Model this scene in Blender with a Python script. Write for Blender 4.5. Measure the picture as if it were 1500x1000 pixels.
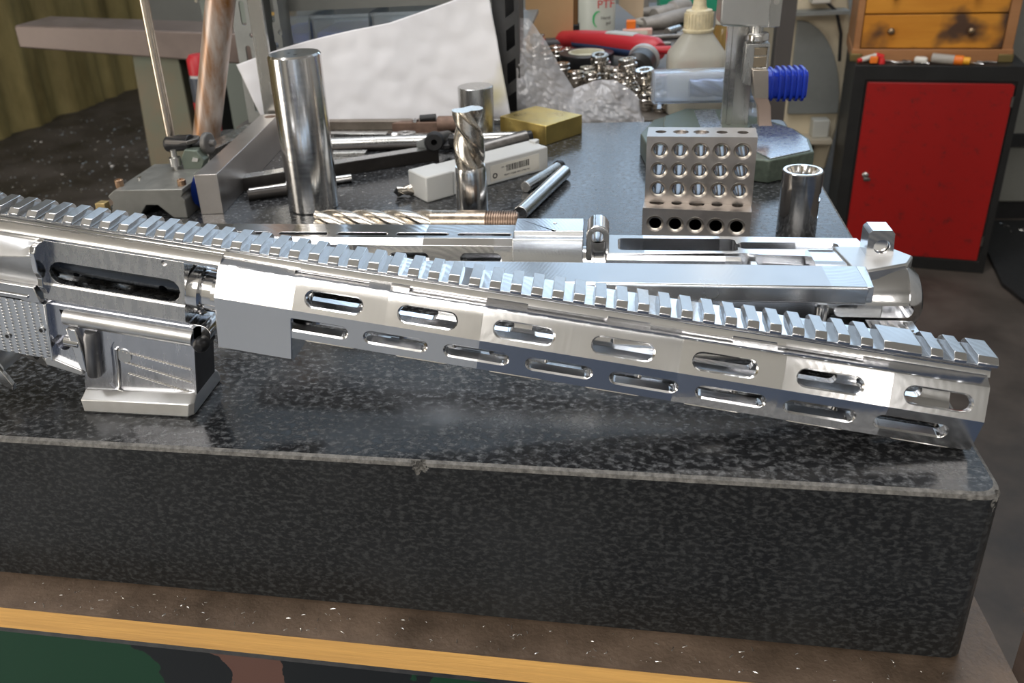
import bpy, bmesh, math, random
from mathutils import Vector, Matrix, noise
random.seed(7)
PI = math.pi
for o in list(bpy.data.objects): bpy.data.objects.remove(o, do_unlink=True)
SC = bpy.context.scene
COL = SC.collection
H0 = 0.9                                   # height of the granite top above the floor, metres
def W(x, y, z): return Vector((x*.001, y*.001, z*.001 + H0))   # millimetres from the granite's front top edge -> world

# ------------------------------------------------------------------ camera, world, lights, exposure
cam = bpy.data.cameras.new('camera'); camo = bpy.data.objects.new('camera', cam); COL.objects.link(camo)
cam.sensor_width = 36; cam.lens = 29.82; cam.shift_x = .0719; cam.shift_y = -.0718; cam.clip_start = .01; cam.clip_end = 60
R_ = Vector((0.982279,0.175626,-0.065453)); U_ = Vector((-0.014015,0.417068,0.908767)); F_ = Vector((-0.186901,0.891745,-0.412139))
m = Matrix((R_, U_, -F_)).transposed().to_4x4(); m.translation = W(0, -325.2, 254.1)
camo.matrix_world = m
cam.dof.use_dof = True; cam.dof.focus_distance = .46; cam.dof.aperture_fstop = 18
SC.camera = camo
SC.view_settings.view_transform = 'Standard'; SC.view_settings.look = 'None'
SC.view_settings.gamma = 1; SC.view_settings.use_curve_mapping = False
SC.view_settings.exposure = 0.6
w = bpy.data.worlds.new('world'); SC.world = w; w.use_nodes = True
bg = w.node_tree.nodes['Background']; bg.inputs[0].default_value = (.62, .78, 1, 1); bg.inputs[1].default_value = .25
def area(name, loc, to, sx, sy, power, col):
    l = bpy.data.lights.new(name, 'AREA'); l.shape = 'RECTANGLE'; l.size = sx; l.size_y = sy; l.energy = power; l.color = col
    o = bpy.data.objects.new(name, l); COL.objects.link(o); o.location = loc
    o.rotation_euler = (Vector(to)-Vector(loc)).to_track_quat('-Z', 'Y').to_euler()
    return o
# daylight: high window band at the back, three roof lights, high windows behind the camera, an open door at the left; two added overhead fill lights
area('light_back_window', (.8, 5.15, 2.72), (.8, 0, 2.4), 4.6, 1.1, 32, (.58, .77, 1))
for y_ in (2.35, 3.25, 4.15): area('light_roof_strip', (.5, y_, 3.32), (.5, y_, 0), 5.2, .38, 5.4, (.62, .80, 1))
area('light_front_window', (-1.0, -3.15, 2.72), (-.8, 0, 1.5), 2.3, .9, 50, (1, .95, .88))
area('light_front_window', (1.7, -3.15, 1.85), (.6, 0, 1.2), .35, 1.2, 6, (1, .96, .92))
area('light_open_door', (-3.45, -1.1, 1.15), (0, .2, .9), 1.0, 2.1, 30, (1, .92, .82))
area('light_overhead_fill', (-.3, .75, 3.3), (-.2, .6, 0), 3.2, .7, 36, (.97, .98, 1))
area('light_overhead_fill', (-.3, -2.3, 3.3), (-.2, 0, .9), 3.2, .6, 26, (1, .98, .95))

# ------------------------------------------------------------------ materials
MATS = {}
def mat(name, col, metal=0., rough=.5, var=.0, vscale=40., rvar=0., bump=0., bscale=300., stretch=(1,1,1), trans=0., ior=1.45, alpha=1., col2=None, contrast=(.3,.7), coat=0., aniso=0.):
    if name in MATS: return MATS[name]
    M = bpy.data.materials.new(name); M.use_nodes = True; nt = M.node_tree; N = nt.nodes; L = nt.links
    b = N['Principled BSDF']; b.inputs['Base Color'].default_value = (*col, 1)
    b.inputs['Metallic'].default_value = metal; b.inputs['Roughness'].default_value = rough
    b.inputs['Transmission Weight'].default_value = trans; b.inputs['IOR'].default_value = ior; b.inputs['Alpha'].default_value = alpha
    b.inputs['Coat Weight'].default_value = coat; b.inputs['Anisotropic'].default_value = aniso
    tc = N.new('ShaderNodeTexCoord'); mp = N.new('ShaderNodeMapping'); mp.inputs['Scale'].default_value = stretch
    L.new(tc.outputs['Object'], mp.inputs['Vector'])
    if var or rvar or col2:
        n = N.new('ShaderNodeTexNoise'); n.inputs['Scale'].default_value = vscale; n.inputs['Detail'].default_value = 6
        n.inputs['Roughness'].default_value = .65
        L.new(mp.outputs[0], n.inputs['Vector'])
        r = N.new('ShaderNodeValToRGB'); r.color_ramp.elements[0].position = contrast[0]; r.color_ramp.elements[1].position = contrast[1]
        c2 = col2 if col2 else tuple(min(1, c*(1+var)) for c in col); c1 = col if col2 else tuple(c*(1-var) for c in col)
        r.color_ramp.elements[0].color = (*c1, 1); r.color_ramp.elements[1].color = (*c2, 1)
        L.new(n.outputs['Fac'], r.inputs['Fac']); L.new(r.outputs[0], b.inputs['Base Color'])
        if rvar:
            mr = N.new('ShaderNodeMapRange'); mr.inputs['From Min'].default_value = .3; mr.inputs['From Max'].default_value = .7
            mr.inputs['To Min'].default_value = max(.02, rough-rvar); mr.inputs['To Max'].default_value = rough+rvar
            L.new(n.outputs['Fac'], mr.inputs['Value']); L.new(mr.outputs[0], b.inputs['Roughness'])
    if bump:
        n2 = N.new('ShaderNodeTexNoise'); n2.inputs['Scale'].default_value = bscale; n2.inputs['Detail'].default_value = 3
        L.new(mp.outputs[0], n2.inputs['Vector'])
        bp = N.new('ShaderNodeBump'); bp.inputs['Strength'].default_value = 1; bp.inputs['Distance'].default_value = bump*.001
        L.new(n2.outputs['Fac'], bp.inputs['Height']); L.new(bp.outputs[0], b.inputs['Normal'])
    MATS[name] = M
    return M
def machined(name, col=(.80,.80,.81), rough=.2, seg=.04685, segoff=.02, swirl=.0035, amp=.0016, tilt=.13):
    """milled aluminium: faint cutter arcs and, from one milled field to the next, a slightly different finish"""
    if name in MATS: return MATS[name]
    M = mat(name, col, 1, rough); nt = M.node_tree; N = nt.nodes; L = nt.links; b = N['Principled BSDF']
    tc = N.new('ShaderNodeTexCoord'); sx = N.new('ShaderNodeSeparateXYZ'); L.new(tc.outputs['Object'], sx.inputs[0])
    a = N.new('ShaderNodeMath'); a.operation = 'ADD'; a.inputs[1].default_value = segoff; L.new(sx.outputs[0], a.inputs[0])
    d = N.new('ShaderNodeMath'); d.operation = 'DIVIDE'; d.inputs[1].default_value = seg; L.new(a.outputs[0], d.inputs[0])
    fl = N.new('ShaderNodeMath'); fl.operation = 'FLOOR'; L.new(d.outputs[0], fl.inputs[0])
    wn = N.new('ShaderNodeTexWhiteNoise'); wn.noise_dimensions = '1D'; L.new(fl.outputs[0], wn.inputs['W'])
    nz = N.new('ShaderNodeTexNoise'); nz.inputs['Scale'].default_value = 60; nz.inputs['Detail'].default_value = 4; L.new(tc.outputs['Object'], nz.inputs['Vector'])
    ad = N.new('ShaderNodeMath'); ad.operation = 'ADD'; L.new(wn.outputs['Value'], ad.inputs[0]); L.new(nz.outputs['Fac'], ad.inputs[1])
    mr = N.new('ShaderNodeMapRange'); mr.inputs['From Max'].default_value = 2; mr.inputs['To Min'].default_value = rough*.6; mr.inputs['To Max'].default_value = rough*1.45
    L.new(ad.outputs[0], mr.inputs['Value']); L.new(mr.outputs[0], b.inputs['Roughness'])
    wv = N.new('ShaderNodeTexWave'); wv.wave_type = 'RINGS'; wv.rings_direction = 'SPHERICAL'; wv.inputs['Scale'].default_value = .32/swirl; wv.inputs['Distortion'].default_value = .6
    # cutter arcs: distance from a point that steps along with the milled field
    ml = N.new('ShaderNodeMath'); ml.operation = 'FRACT'; L.new(d.outputs[0], ml.inputs[0])
    m2 = N.new('ShaderNodeMath'); m2.operation = 'MULTIPLY'; m2.inputs[1].default_value = seg; L.new(ml.outputs[0], m2.inputs[0])
    cb = N.new('ShaderNodeCombineXYZ'); L.new(m2.outputs[0], cb.inputs[0]); L.new(sx.outputs[1], cb.inputs[1]); L.new(sx.outputs[2], cb.inputs[2])
    L.new(cb.outputs[0], wv.inputs['Vector'])
    n3 = N.new('ShaderNodeTexNoise'); n3.inputs['Scale'].default_value = 900; L.new(tc.outputs['Object'], n3.inputs['Vector'])
    mx = N.new('ShaderNodeMath'); mx.operation = 'ADD'; L.new(wv.outputs['Fac'], mx.inputs[0]); L.new(n3.outputs['Fac'], mx.inputs[1])
    bp = N.new('ShaderNodeBump'); bp.inputs['Strength'].default_value = .5; bp.inputs['Distance'].default_value = amp*.01
    # each milled field leans a hair differently
    ge = N.new('ShaderNodeNewGeometry'); w2 = N.new('ShaderNodeTexWhiteNoise'); w2.noise_dimensions = '1D'; L.new(fl.outputs[0], w2.inputs['W'])
    sb_ = N.new('ShaderNodeVectorMath'); sb_.operation = 'SUBTRACT'; sb_.inputs[1].default_value = (.5,.5,.5); L.new(w2.outputs['Color'], sb_.inputs[0])
    sc_ = N.new('ShaderNodeVectorMath'); sc_.operation = 'SCALE'; sc_.inputs['Scale'].default_value = tilt; L.new(sb_.outputs[0], sc_.inputs[0])
    av = N.new('ShaderNodeVectorMath'); av.operation = 'ADD'; L.new(ge.outputs['Normal'], av.inputs[0]); L.new(sc_.outputs[0], av.inputs[1])
    nv_ = N.new('ShaderNodeVectorMath'); nv_.operation = 'NORMALIZE'; L.new(av.outputs[0], nv_.inputs[0]); L.new(nv_.outputs[0], bp.inputs['Normal'])
    L.new(mx.outputs[0], bp.inputs['Height']); L.new(bp.outputs[0], b.inputs['Normal'])
    return M
ALU = machined('milled aluminium', rough=.15)
ALU2 = machined('milled aluminium bar', (.80,.82,.85), .24, .12, 0, .002)
SATIN = mat('satin aluminium', (.70,.70,.70), 1, .34, .06, 80, .06, .004, 1800)
BLAST = mat('blasted aluminium', (.26,.26,.27), 1, .42, .08, 200, .05, .006, 2500)
STEEL = mat('ground steel', (.56,.56,.55), 1, .26, .08, 60, .07, .0008, 900, (1,1,.15))
BSTEEL = mat('bright steel', (.72,.71,.70), 1, .17, .05, 60, .04, .0006, 900, (1,1,6))
DSTEEL = mat('dark steel', (.20,.19,.18), 1, .38, .25, 120, .1, .01, 900)
BLACK = mat('black oxide', (.035,.035,.037), .6, .4, .3, 100, .1)
RUSTY = mat('rusted steel', (.36,.16,.05), .55, .38, 0, 60, .1, .01, 400, (1,1,.06), col2=(.60,.52,.47), contrast=(.36,.60))
HSS = mat('high speed steel', (.62,.57,.50), 1, .24, .12, 150, .08, .001, 900)
BRASS = mat('brass', (.62,.47,.16), .9, .34, .14, 45, .1, .01, 500)
BLOCKM = mat('hardened block steel', (.50,.46,.43), 1, .38, .06, 120, .05, .003, 1600)
BLKRUB = mat('black rubber', (.012,.012,.013), 0, .6, .3, 60)
GRN = None
def granite(name, dark, light, rough, s, spec=.5):
    M = mat(name, dark, 0, rough); nt = M.node_tree; N = nt.nodes; L = nt.links; b = N['Principled BSDF']
    tc = N.new('ShaderNodeTexCoord'); mp = N.new('ShaderNodeMapping'); mp.inputs['Scale'].default_value = (.75, 1, 1.2); L.new(tc.outputs['Object'], mp.inputs[0])
    n = N.new('ShaderNodeTexNoise'); n.inputs['Scale'].default_value = s; n.inputs['Detail'].default_value = 4; n.inputs['Roughness'].default_value = .62; n.inputs['Distortion'].default_value = .25
    L.new(mp.outputs[0], n.inputs['Vector'])
    r = N.new('ShaderNodeValToRGB'); r.color_ramp.elements[0].position = .47; r.color_ramp.elements[1].position = .63
    r.color_ramp.elements[0].color = (*dark, 1); r.color_ramp.elements[1].color = (*light, 1); L.new(n.outputs['Fac'], r.inputs[0])
    n2 = N.new('ShaderNodeTexNoise'); n2.inputs['Scale'].default_value = 9; n2.inputs['Detail'].default_value = 3; L.new(tc.outputs['Object'], n2.inputs['Vector'])
    mx = N.new('ShaderNodeMix'); mx.data_type = 'RGBA'; mx.blend_type = 'MIX'
    mr = N.new('ShaderNodeMapRange'); mr.inputs['From Min'].default_value = .5; mr.inputs['From Max'].default_value = .75; mr.inputs['To Max'].default_value = .35
    L.new(n2.outputs['Fac'], mr.inputs['Value']); L.new(mr.outputs[0], mx.inputs['Factor']); L.new(r.outputs[0], mx.inputs['A']); mx.inputs['B'].default_value = (*[c*1.15 for c in light], 1)
    L.new(mx.outputs['Result'], b.inputs['Base Color'])
    mr2 = N.new('ShaderNodeMapRange'); mr2.inputs['From Min'].default_value = .35; mr2.inputs['From Max'].default_value = .65; mr2.inputs['To Min'].default_value = rough-.07; mr2.inputs['To Max'].default_value = rough+.1
    L.new(n.outputs['Fac'], mr2.inputs['Value']); L.new(mr2.outputs[0], b.inputs['Roughness'])
    b.inputs['Specular IOR Level'].default_value = spec
    return M
GRN = granite('black granite', (.014,.0145,.016), (.085,.088,.092), .20, 300, .6)
GSIDE = granite('granite side', (.013,.0135,.014), (.045,.047,.048), .42, 380, .4)
GEDGE = mat('worn edge with highlight', (.125,.12,.112), 0, .5, .65, 260, 0, .4, 500)  # lighter colour paints in the highlight along the edge; also covers the chips

# ------------------------------------------------------------------ mesh helpers (all in millimetres)
ORG = {}
class MB:
    def __init__(s): s.v = []; s.f = []
    def add(s, vs, fs, M=None):
        k = len(s.v)
        for p in vs:
            p = Vector(p)
            s.v.append(M @ p if M is not None else p)
        s.f += [tuple(i+k for i in f) for f in fs]; return s
    def box(s, x0, x1, y0, y1, z0, z1, M=None):
        return s.add([(x0,y0,z0),(x1,y0,z0),(x1,y1,z0),(x0,y1,z0),(x0,y0,z1),(x1,y0,z1),(x1,y1,z1),(x0,y1,z1)],
                     [(0,3,2,1),(4,5,6,7),(0,1,5,4),(1,2,6,5),(2,3,7,6),(3,0,4,7)], M)
    def prism(s, poly, a, b, ax='z', M=None):
        n = len(poly)
        def pt(p, t): return (t, p[0], p[1]) if ax == 'x' else ((p[0], t, p[1]) if ax == 'y' else (p[0], p[1], t))
        return s.add([pt(p, a) for p in poly]+[pt(p, b) for p in poly],
                     [tuple(range(n)), tuple(range(2*n-1, n-1, -1))]+[(i, i+n, (i+1) % n+n, (i+1) % n) for i in range(n)], M)
    def cyl(s, p0, p1, r0, r1=None, n=28, caps=True, M=None):
        r1 = r0 if r1 is None else r1
        p0 = Vector(p0); p1 = Vector(p1); d = (p1-p0).normalized()
        q = d.to_track_quat('Z', 'Y').to_matrix(); e1 = q @ Vector((1,0,0)); e2 = q @ Vector((0,1,0))
        vs = [p0+r0*(math.cos(2*PI*i/n)*e1+math.sin(2*PI*i/n)*e2) for i in range(n)]+[p1+r1*(math.cos(2*PI*i/n)*e1+math.sin(2*PI*i/n)*e2) for i in range(n)]
        fs = [(i, (i+1) % n, (i+1) % n+n, i+n) for i in range(n)]
        if caps: fs += [tuple(range(n-1, -1, -1)), tuple(range(n, 2*n))]
        return s.add(vs, fs, M)
    def lathe(s, prof, c=(0,0,0), ax=(0,0,1), n=36, M=None, close=False):
        """profile of (radius, height); r = 0 closes the end"""
        c = Vector(c); q = Vector(ax).normalized().to_track_quat('Z', 'Y').to_matrix(); e1 = q @ Vector((1,0,0)); e2 = q @ Vector((0,1,0)); d = q @ Vector((0,0,1))
        vs = []; fs = []
        for r, h in prof:
            for i in range(n):
                a = 2*PI*i/n; vs.append(c+h*d+max(r, .001)*(math.cos(a)*e1+math.sin(a)*e2))
        m_ = len(prof)
        for j in range(m_-1 if not close else m_):
            for i in range(n):
                a, b = j*n+i, j*n+(i+1) % n; k2 = ((j+1) % m_)*n
                fs.append((a, b, k2+(i+1) % n, k2+i))
        if not close: fs += [tuple(range(n-1, -1, -1)), tuple(range((m_-1)*n, m_*n))]
        return s.add(vs, fs, M)
    def loft(s, rings, M=None, caps=True):
        n = len(rings[0]); vs = [p for r in rings for p in r]; fs = []
        for j in range(len(rings)-1):
            for i in range(n): fs.append((j*n+i, j*n+(i+1) % n, (j+1)*n+(i+1) % n, (j+1)*n+i))
        if caps: fs += [tuple(range(n-1, -1, -1)), tuple(range((len(rings)-1)*n, len(rings)*n))]
        return s.add(vs, fs, M)
    def tube(s, pts, r, n=10, M=None):
        pts = [Vector(p) for p in pts]; rings = []; up = None
        for i, p in enumerate(pts):
            d = (pts[min(i+1, len(pts)-1)]-pts[max(i-1, 0)]).normalized()
            e1 = up if up is not None else d.orthogonal().normalized()
            e1 = (e1-e1.dot(d)*d).normalized(); up = e1; e2 = d.cross(e1)
            rr = r[i] if isinstance(r, (list, tuple)) else r
            rings.append([p+rr*(math.cos(2*PI*k/n)*e1+math.sin(2*PI*k/n)*e2) for k in range(n)])
        return s.loft(rings, M)
    def slot(s, c, length, width, depth, nrm, along=(1,0,0), M=None, n=8):
        """a rounded oblong cutter through a face: centre, overall length, width, depth each way"""
        c = Vector(c); a = Vector(along).normalized(); nn = Vector(nrm).normalized(); b = nn.cross(a); r = width/2; h = length/2-r
        pl = []
        for i in range(n+1): t = -PI/2+PI*i/n; pl.append((h+r*math.cos(t), r*math.sin(t)))
        for i in range(n+1): t = PI/2+PI*i/n; pl.append((-h+r*math.cos(t), r*math.sin(t)))
        k = len(pl)
        return s.add([c+x*a+y*b-depth*nn for x, y in pl]+[c+x*a+y*b+depth*nn for x, y in pl],
                     [tuple(range(k-1, -1, -1)), tuple(range(k, 2*k))]+[(i, (i+1) % k, (i+1) % k+k, i+k) for i in range(k)], M)
    def chslot(s, c, length, width, nrm, along=(1,0,0), e=.75, n=8):
        """chamfer cutter round the mouth of a slot"""
        c = Vector(c); a = Vector(along).normalized(); nn = Vector(nrm).normalized(); b = nn.cross(a); h = length/2-width/2; rg = []
        for r, d in ((width/2+e+.6, .6), (width/2, -e)):
            pl = []
            for i in range(n+1): t = -PI/2+PI*i/n; pl.append((h+r*math.cos(t), r*math.sin(t)))
            for i in range(n+1): t = PI/2+PI*i/n; pl.append((-h+r*math.cos(t), r*math.sin(t)))
            rg.append([c+x*a+y*b+d*nn for x, y in pl])
        return s.loft(rg)
    def mesh(s, name, org=(0,0,0)):
        me = bpy.data.meshes.new(name); o = Vector(org)
        me.from_pydata([tuple((v-o)*.001) for v in s.v], [], s.f); me.validate()
        bm = bmesh.new(); bm.from_mesh(me); bmesh.ops.recalc_face_normals(bm, faces=bm.faces); bm.to_mesh(me); bm.free()
        return me
def tag(o, label=None, cat=None, group=None, kind=None):
    if label: o['label'] = label
    if cat: o['category'] = cat
    if group: o['group'] = group
    if kind: o['kind'] = kind
    return o
def finish(o, m, bevel, ang, seg=2):
    o.data.materials.clear(); o.data.materials.append(m)
    if ang:
        o.data.shade_smooth(); o.data.set_sharp_from_angle(angle=math.radians(ang))
    if bevel:
        b = o.modifiers.new('edge', 'BEVEL'); b.width = bevel*.001; b.segments = seg; b.limit_method = 'ANGLE'; b.angle_limit = math.radians(30); b.harden_normals = False
    return o
def thing(name, label, cat, loc=(0,0,0), rot=None, group=None):
    o = bpy.data.objects.new(name, None); COL.objects.link(o); o.empty_display_size = .01
    o.location = W(*loc)
    if rot: o.rotation_euler = rot; ORG[o.name] = (0,0,0)
    else: ORG[o.name] = loc
    return tag(o, label, cat, group)
def part(name, mb, m, parent=None, bevel=0, ang=32, label=None, seg=2):
    org = ORG[parent.name]
    me = mb if isinstance(mb, bpy.types.Mesh) else mb.mesh(name, org)
    if isinstance(mb, bpy.types.Mesh): me.transform(Matrix.Translation(Vector(org)*-.001))
    o = bpy.data.objects.new(name, me); COL.objects.link(o); o.parent = parent; ORG[o.name] = org
    finish(o, m, bevel, ang, seg)
    if label: o['label'] = label
    return o
def solo(name, mb, m, loc, label, cat, group=None, bevel=0, ang=32, kind=None):
    o = bpy.data.objects.new(name, mb.mesh(name, loc)); COL.objects.link(o); o.location = W(*loc); ORG[o.name] = loc
    finish(o, m, bevel, ang); return tag(o, label, cat, group, kind)
def struct(name, mb, m, bevel=0, ang=32):
    o = bpy.data.objects.new(name, mb.mesh(name, (0,0,0))); COL.objects.link(o); o.location = W(0,0,0); ORG[o.name] = (0,0,0)
    finish(o, m, bevel, ang); o['kind'] = 'structure'; return o
def cut(body, cutters, _=None):
    """body minus cutters, as a plain mesh in whole-scene millimetres (part() shifts it to its thing)"""
    org = (0,0,0)
    a = bpy.data.objects.new('a', body.mesh('a', org)); COL.objects.link(a)
    for c in cutters:
        b = bpy.data.objects.new('b', c.mesh('b', org)); COL.objects.link(b)
        md = a.modifiers.new('b', 'BOOLEAN'); md.operation = 'DIFFERENCE'; md.solver = 'EXACT'; md.object = b
    dg = bpy.context.evaluated_depsgraph_get(); dg.update()
    me = bpy.data.meshes.new_from_object(a.evaluated_get(dg))
    for md in list(a.modifiers): bpy.data.objects.remove(md.object, do_unlink=True)
    bpy.data.objects.remove(a, do_unlink=True)
    return me
def copy_tree(o, parent=None, label=None):
    c = o.copy(); COL.objects.link(c); ORG[c.name] = ORG[o.name]
    if parent: c.parent = parent
    if label: c['label'] = label
    for ch in list(o.children): copy_tree(ch, c)
    return c
def ell(cx, cy, rx, ry, a0=0, a1=360, n=16, full=False):
    k = n if full else n+1
    return [(cx+rx*math.cos(math.radians(a0+(a1-a0)*i/n)), cy+ry*math.sin(math.radians(a0+(a1-a0)*i/n))) for i in range(k)]
def lettering(txt, size, m, parent, loc, rot, label=None, name='lettering'):
    cu = bpy.data.curves.new(name, 'FONT'); cu.body = txt; cu.size = size*.001; cu.extrude = .00005; cu.align_x = 'CENTER'; cu.align_y = 'CENTER'
    t = bpy.data.objects.new('t', cu); COL.objects.link(t)
    dg = bpy.context.evaluated_depsgraph_get(); me = bpy.data.meshes.new_from_object(t.evaluated_get(dg)); bpy.data.objects.remove(t, do_unlink=True)
    o = bpy.data.objects.new(name, me); COL.objects.link(o); o.parent = parent
    org = Vector(ORG[parent.name]); o.location = (Vector(loc)-org)*.001; o.rotation_euler = rot; ORG[o.name] = ORG[parent.name]
    me.materials.clear(); me.materials.append(m)
    if label: o['label'] = label
    return o
# ------------------------------------------------------------------ the room
FLOORM = mat('oily concrete floor', (.028,.022,.017), 0, .55, 0, 3.2, .14, .8, 45, col2=(.11,.088,.072), contrast=(.32,.72))
fl = MB().box(-3700, 3300, -3300, 5400, -960, -900); struct('floor', fl, FLOORM)
CEIL = mat('ceiling paint', (.62,.60,.56), 0, .8, .08, 2)
struct('ceiling', MB().box(-3700, 3300, -3300, 5400, 2450, 2500), CEIL)
WP = mat('cream wall paint', (.76,.71,.62), 0, .7, .12, 1.5)
WD = mat('grey wall paint', (.30,.30,.28), 0, .7, .15, 1.5)
struct('wall_back', MB().box(-3700, 3300, 5300, 5400, -900, 2450), WD)
struct('wall_right', MB().box(3200, 3300, -3300, 5400, -900, 2450), mat('pale grey wall paint', (.50,.49,.47), 0, .7, .15, 1.5))
struct('wall_front', MB().box(-3700, 3300, -3300, -3200, -900, 2450), WP)
YEL = mat('stained yellow sheeting', (.12,.085,.025), 0, .6, 0, 2.2, .1, .5, 30, (1,1,.35), col2=(.36,.28,.11), contrast=(.35,.68))
wl = MB(); nx = 260; rows = 8; vs = []; fs = []
for i in range(nx+1):
    y = -3300+8700*i/nx
    bx = -3340+(y-3806)*.138
    f = 60*noise.noise(Vector((y*.0045, 1, 0)))+42*noise.noise(Vector((y*.013, 3, 0)))+14*math.sin(y*.031+1.3)
    for j in range(rows+1):
        z = -900+3350*j/rows
        vs.append((bx+f*(1-.25*j/rows)+18*noise.noise(Vector((y*.004, z*.002, 7))), y, z))
for i in range(nx):
    for j in range(rows):
        a = i*(rows+1)+j; fs.append((a, a+rows+1, a+rows+2, a+1))
wl.add(vs, fs); struct('wall_left', wl, YEL, ang=60)
struct('floor', MB().box(-3000, -350, -3150, -330, -899.9, -896), mat('pale added floor patch', (.24,.26,.29), 0, .6, .1, 3))  # pale patch added out of view for the metal to mirror
struct('floor', MB().box(-350, 2600, -3150, -330, -899.9, -896), mat('navy added floor patch', (.035,.055,.10), 0, .5, .2, 3))  # navy patch added out of view to tint the metal's reflections
FR = mat('white window frame', (.6,.6,.58), 0, .5)
def window(n, x0, x1, z0, z1, y, cols, rows_, d=40, axis='x'):
    b = MB(); t = 45
    def bar(a0, a1, c0, c1):
        if axis == 'x': b.box(a0, a1, y-d/2, y+d/2, c0, c1)
        else: b.box(y-d/2, y+d/2, a0, a1, c0, c1)
    for i in range(cols+1): a = x0+(x1-x0)*i/cols; bar(a-t/2, a+t/2, z0, z1)
    for j in range(rows_+1): a = z0+(z1-z0)*j/rows_; bar(x0-t/2, x1+t/2, a-t/2, a+t/2)
    struct('window_%d' % n, b, FR)
window(1, -1500, 3100, 1270, 2370, 5100, 6, 2)
window(2, -2150, 150, 1370, 2270, -3120, 4, 1)
window(3, 1525, 1875, 350, 1550, -3120, 1, 3)
RM = mat('ribbed rubber mat', (.010,.010,.010), 0, .7, .4, 60, 0, 1.5, 120)
b = MB(); b.prism([(1130,2100),(1160,1850),(1450,1500),(2300,1500),(2300,2590),(1225,2590)], -900, -888, 'z')
solo('rubber_mat', b, RM, (1500,2100,-900), 'black rubber floor mat littered with swarf beside the red cabinet', 'mat')
# swarf on the floor and mat: nobody could count it
def chips(name, boxes, n, s0, s1, label, loc, seed, m):
    rd = random.Random(seed); b = MB()
    for k in range(n):
        X = rd.choice(boxes); x = rd.uniform(X[0], X[1]); y = rd.uniform(X[2], X[3]); z = X[4]; s = rd.uniform(s0, s1); a = rd.uniform(0, PI)
        M = Matrix.Translation((x, y, z)) @ Matrix.Rotation(a, 4, 'Z') @ Matrix.Rotation(rd.uniform(-.6, .6), 4, 'X')
        l = rd.uniform(1, 3)
        b.add([(-s*l,-s*.4,0),(s*l,-s*.3,0),(s*l*.8,s*.4,s*.5),(-s*l,s*.4,s*.4),(0,0,s*.9)], [(0,1,4),(1,2,4),(2,3,4),(3,0,4),(0,3,2,1)], M)
    return solo(name, b, m, loc, label, 'swarf', kind='stuff', ang=0)
SW = mat('bright swarf', (.75,.74,.72), 1, .3)
chips('floor_swarf', [(-3150,-1260,1500,4300,-900)], 1300, 1.2, 3.6, 'scattered metal chips on the dark floor by the yellow sheeting', (-2000,2800,-900), 3, SW)
chips('mat_swarf', [(1250,2000,1700,2560,-886)], 220, 1.5, 4, 'metal chips scattered over the black rubber mat', (1600,2200,-888), 4, SW)
chips('plate_swarf', [(-300,150,60,600,0),(-420,-120,340,560,0)], 90, .25, .7, 'tiny bright chips lying on the granite top', (0,300,0), 5, SW)
chips('board_swarf', [(-320,180,-20,-2,-98.6)], 160, .2, .6, 'tiny chips along the front ledge of the plywood board', (0,-12,-98.6), 6, SW)

# ------------------------------------------------------------------ granite surface plate, board and stand
def rc(cx, cy, r, a0, a1, n=5): return ell(cx, cy, r, r, a0, a1, n)
gp = rc(-446, 6, 6, 180, 270)+rc(164, 9, 9, 270, 355)+rc(184, 610, 8, 0, 90)+rc(-446, 612, 6, 90, 180)
def gring(i, z): return [(-134+(x+134)*(1-i/313), 309+(y-309)*(1-i/309), z) for x, y in gp]
g = MB().loft([gring(1.8,-98.6), gring(0,-96.8), gring(0,-2.6), gring(.7,-.8), gring(2.4,0)])
def rock(c, r, seed, sq=(1,1,1)):
    bm = bmesh.new(); bmesh.ops.create_icosphere(bm, subdivisions=4, radius=1)
    b = MB(); vs = []
    for v in bm.verts:
        n_ = 1+.55*noise.noise(v.co*1.7+Vector((seed,0,0)))+.22*noise.noise(v.co*5+Vector((seed,5,0)))
        vs.append((c[0]+v.co.x*r*n_*sq[0], c[1]+v.co.y*r*n_*sq[1], c[2]+v.co.z*r*n_*sq[2]))
    b.add(vs, [tuple(x.index for x in f.verts) for f in bm.faces]); bm.free(); return b
gm = cut(g, [rock((-85,-1.2,-1), 4.8, 3, (1.1,.8,1.25)), rock((172.5,-1,-3), 6.5, 9, (.7,.9,1.4)), rock((160,-3.2,-1), 4.2, 5, (2,1,.8)), rock((176,10,1), 3.0, 7, (.8,1.6,.8))])
sp = bpy.data.objects.new('granite_surface_plate', gm); COL.objects.link(sp); sp.location = W(0,0,0); ORG[sp.name] = (0,0,0)
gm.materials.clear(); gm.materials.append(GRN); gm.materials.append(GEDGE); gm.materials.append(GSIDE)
for p in gm.polygons: pass
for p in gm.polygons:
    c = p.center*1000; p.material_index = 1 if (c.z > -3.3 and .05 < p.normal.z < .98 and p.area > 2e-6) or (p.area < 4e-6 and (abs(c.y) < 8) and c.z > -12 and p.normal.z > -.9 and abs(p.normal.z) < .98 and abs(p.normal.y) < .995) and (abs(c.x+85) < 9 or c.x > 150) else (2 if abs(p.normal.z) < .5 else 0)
tag(sp, 'thick black granite surface plate with a chipped front edge', 'surface plate')
PLY = mat('plywood edge', (.50,.27,.09), 0, .6, 0, 14, .1, .3, 300, (.12,1,2.5), col2=(.88,.50,.15), contrast=(.3,.58))
PTOP = mat('oily board top', (.075,.052,.036), 0, .5, 0, 25, .12, .4, 400, col2=(.20,.14,.10), contrast=(.3,.75))
bd = thing('plywood_board', 'plywood board with a bare orange edge under the granite plate', 'board', (0,300,-116))
part('board_core', MB().box(-640, 192, -22.3, 660, -115.8, -100), PLY, bd)
part('board_face', MB().box(-640, 192.3, -22.5, 660.2, -100, -98.6), PTOP, bd, label='oily brown top face')
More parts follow.
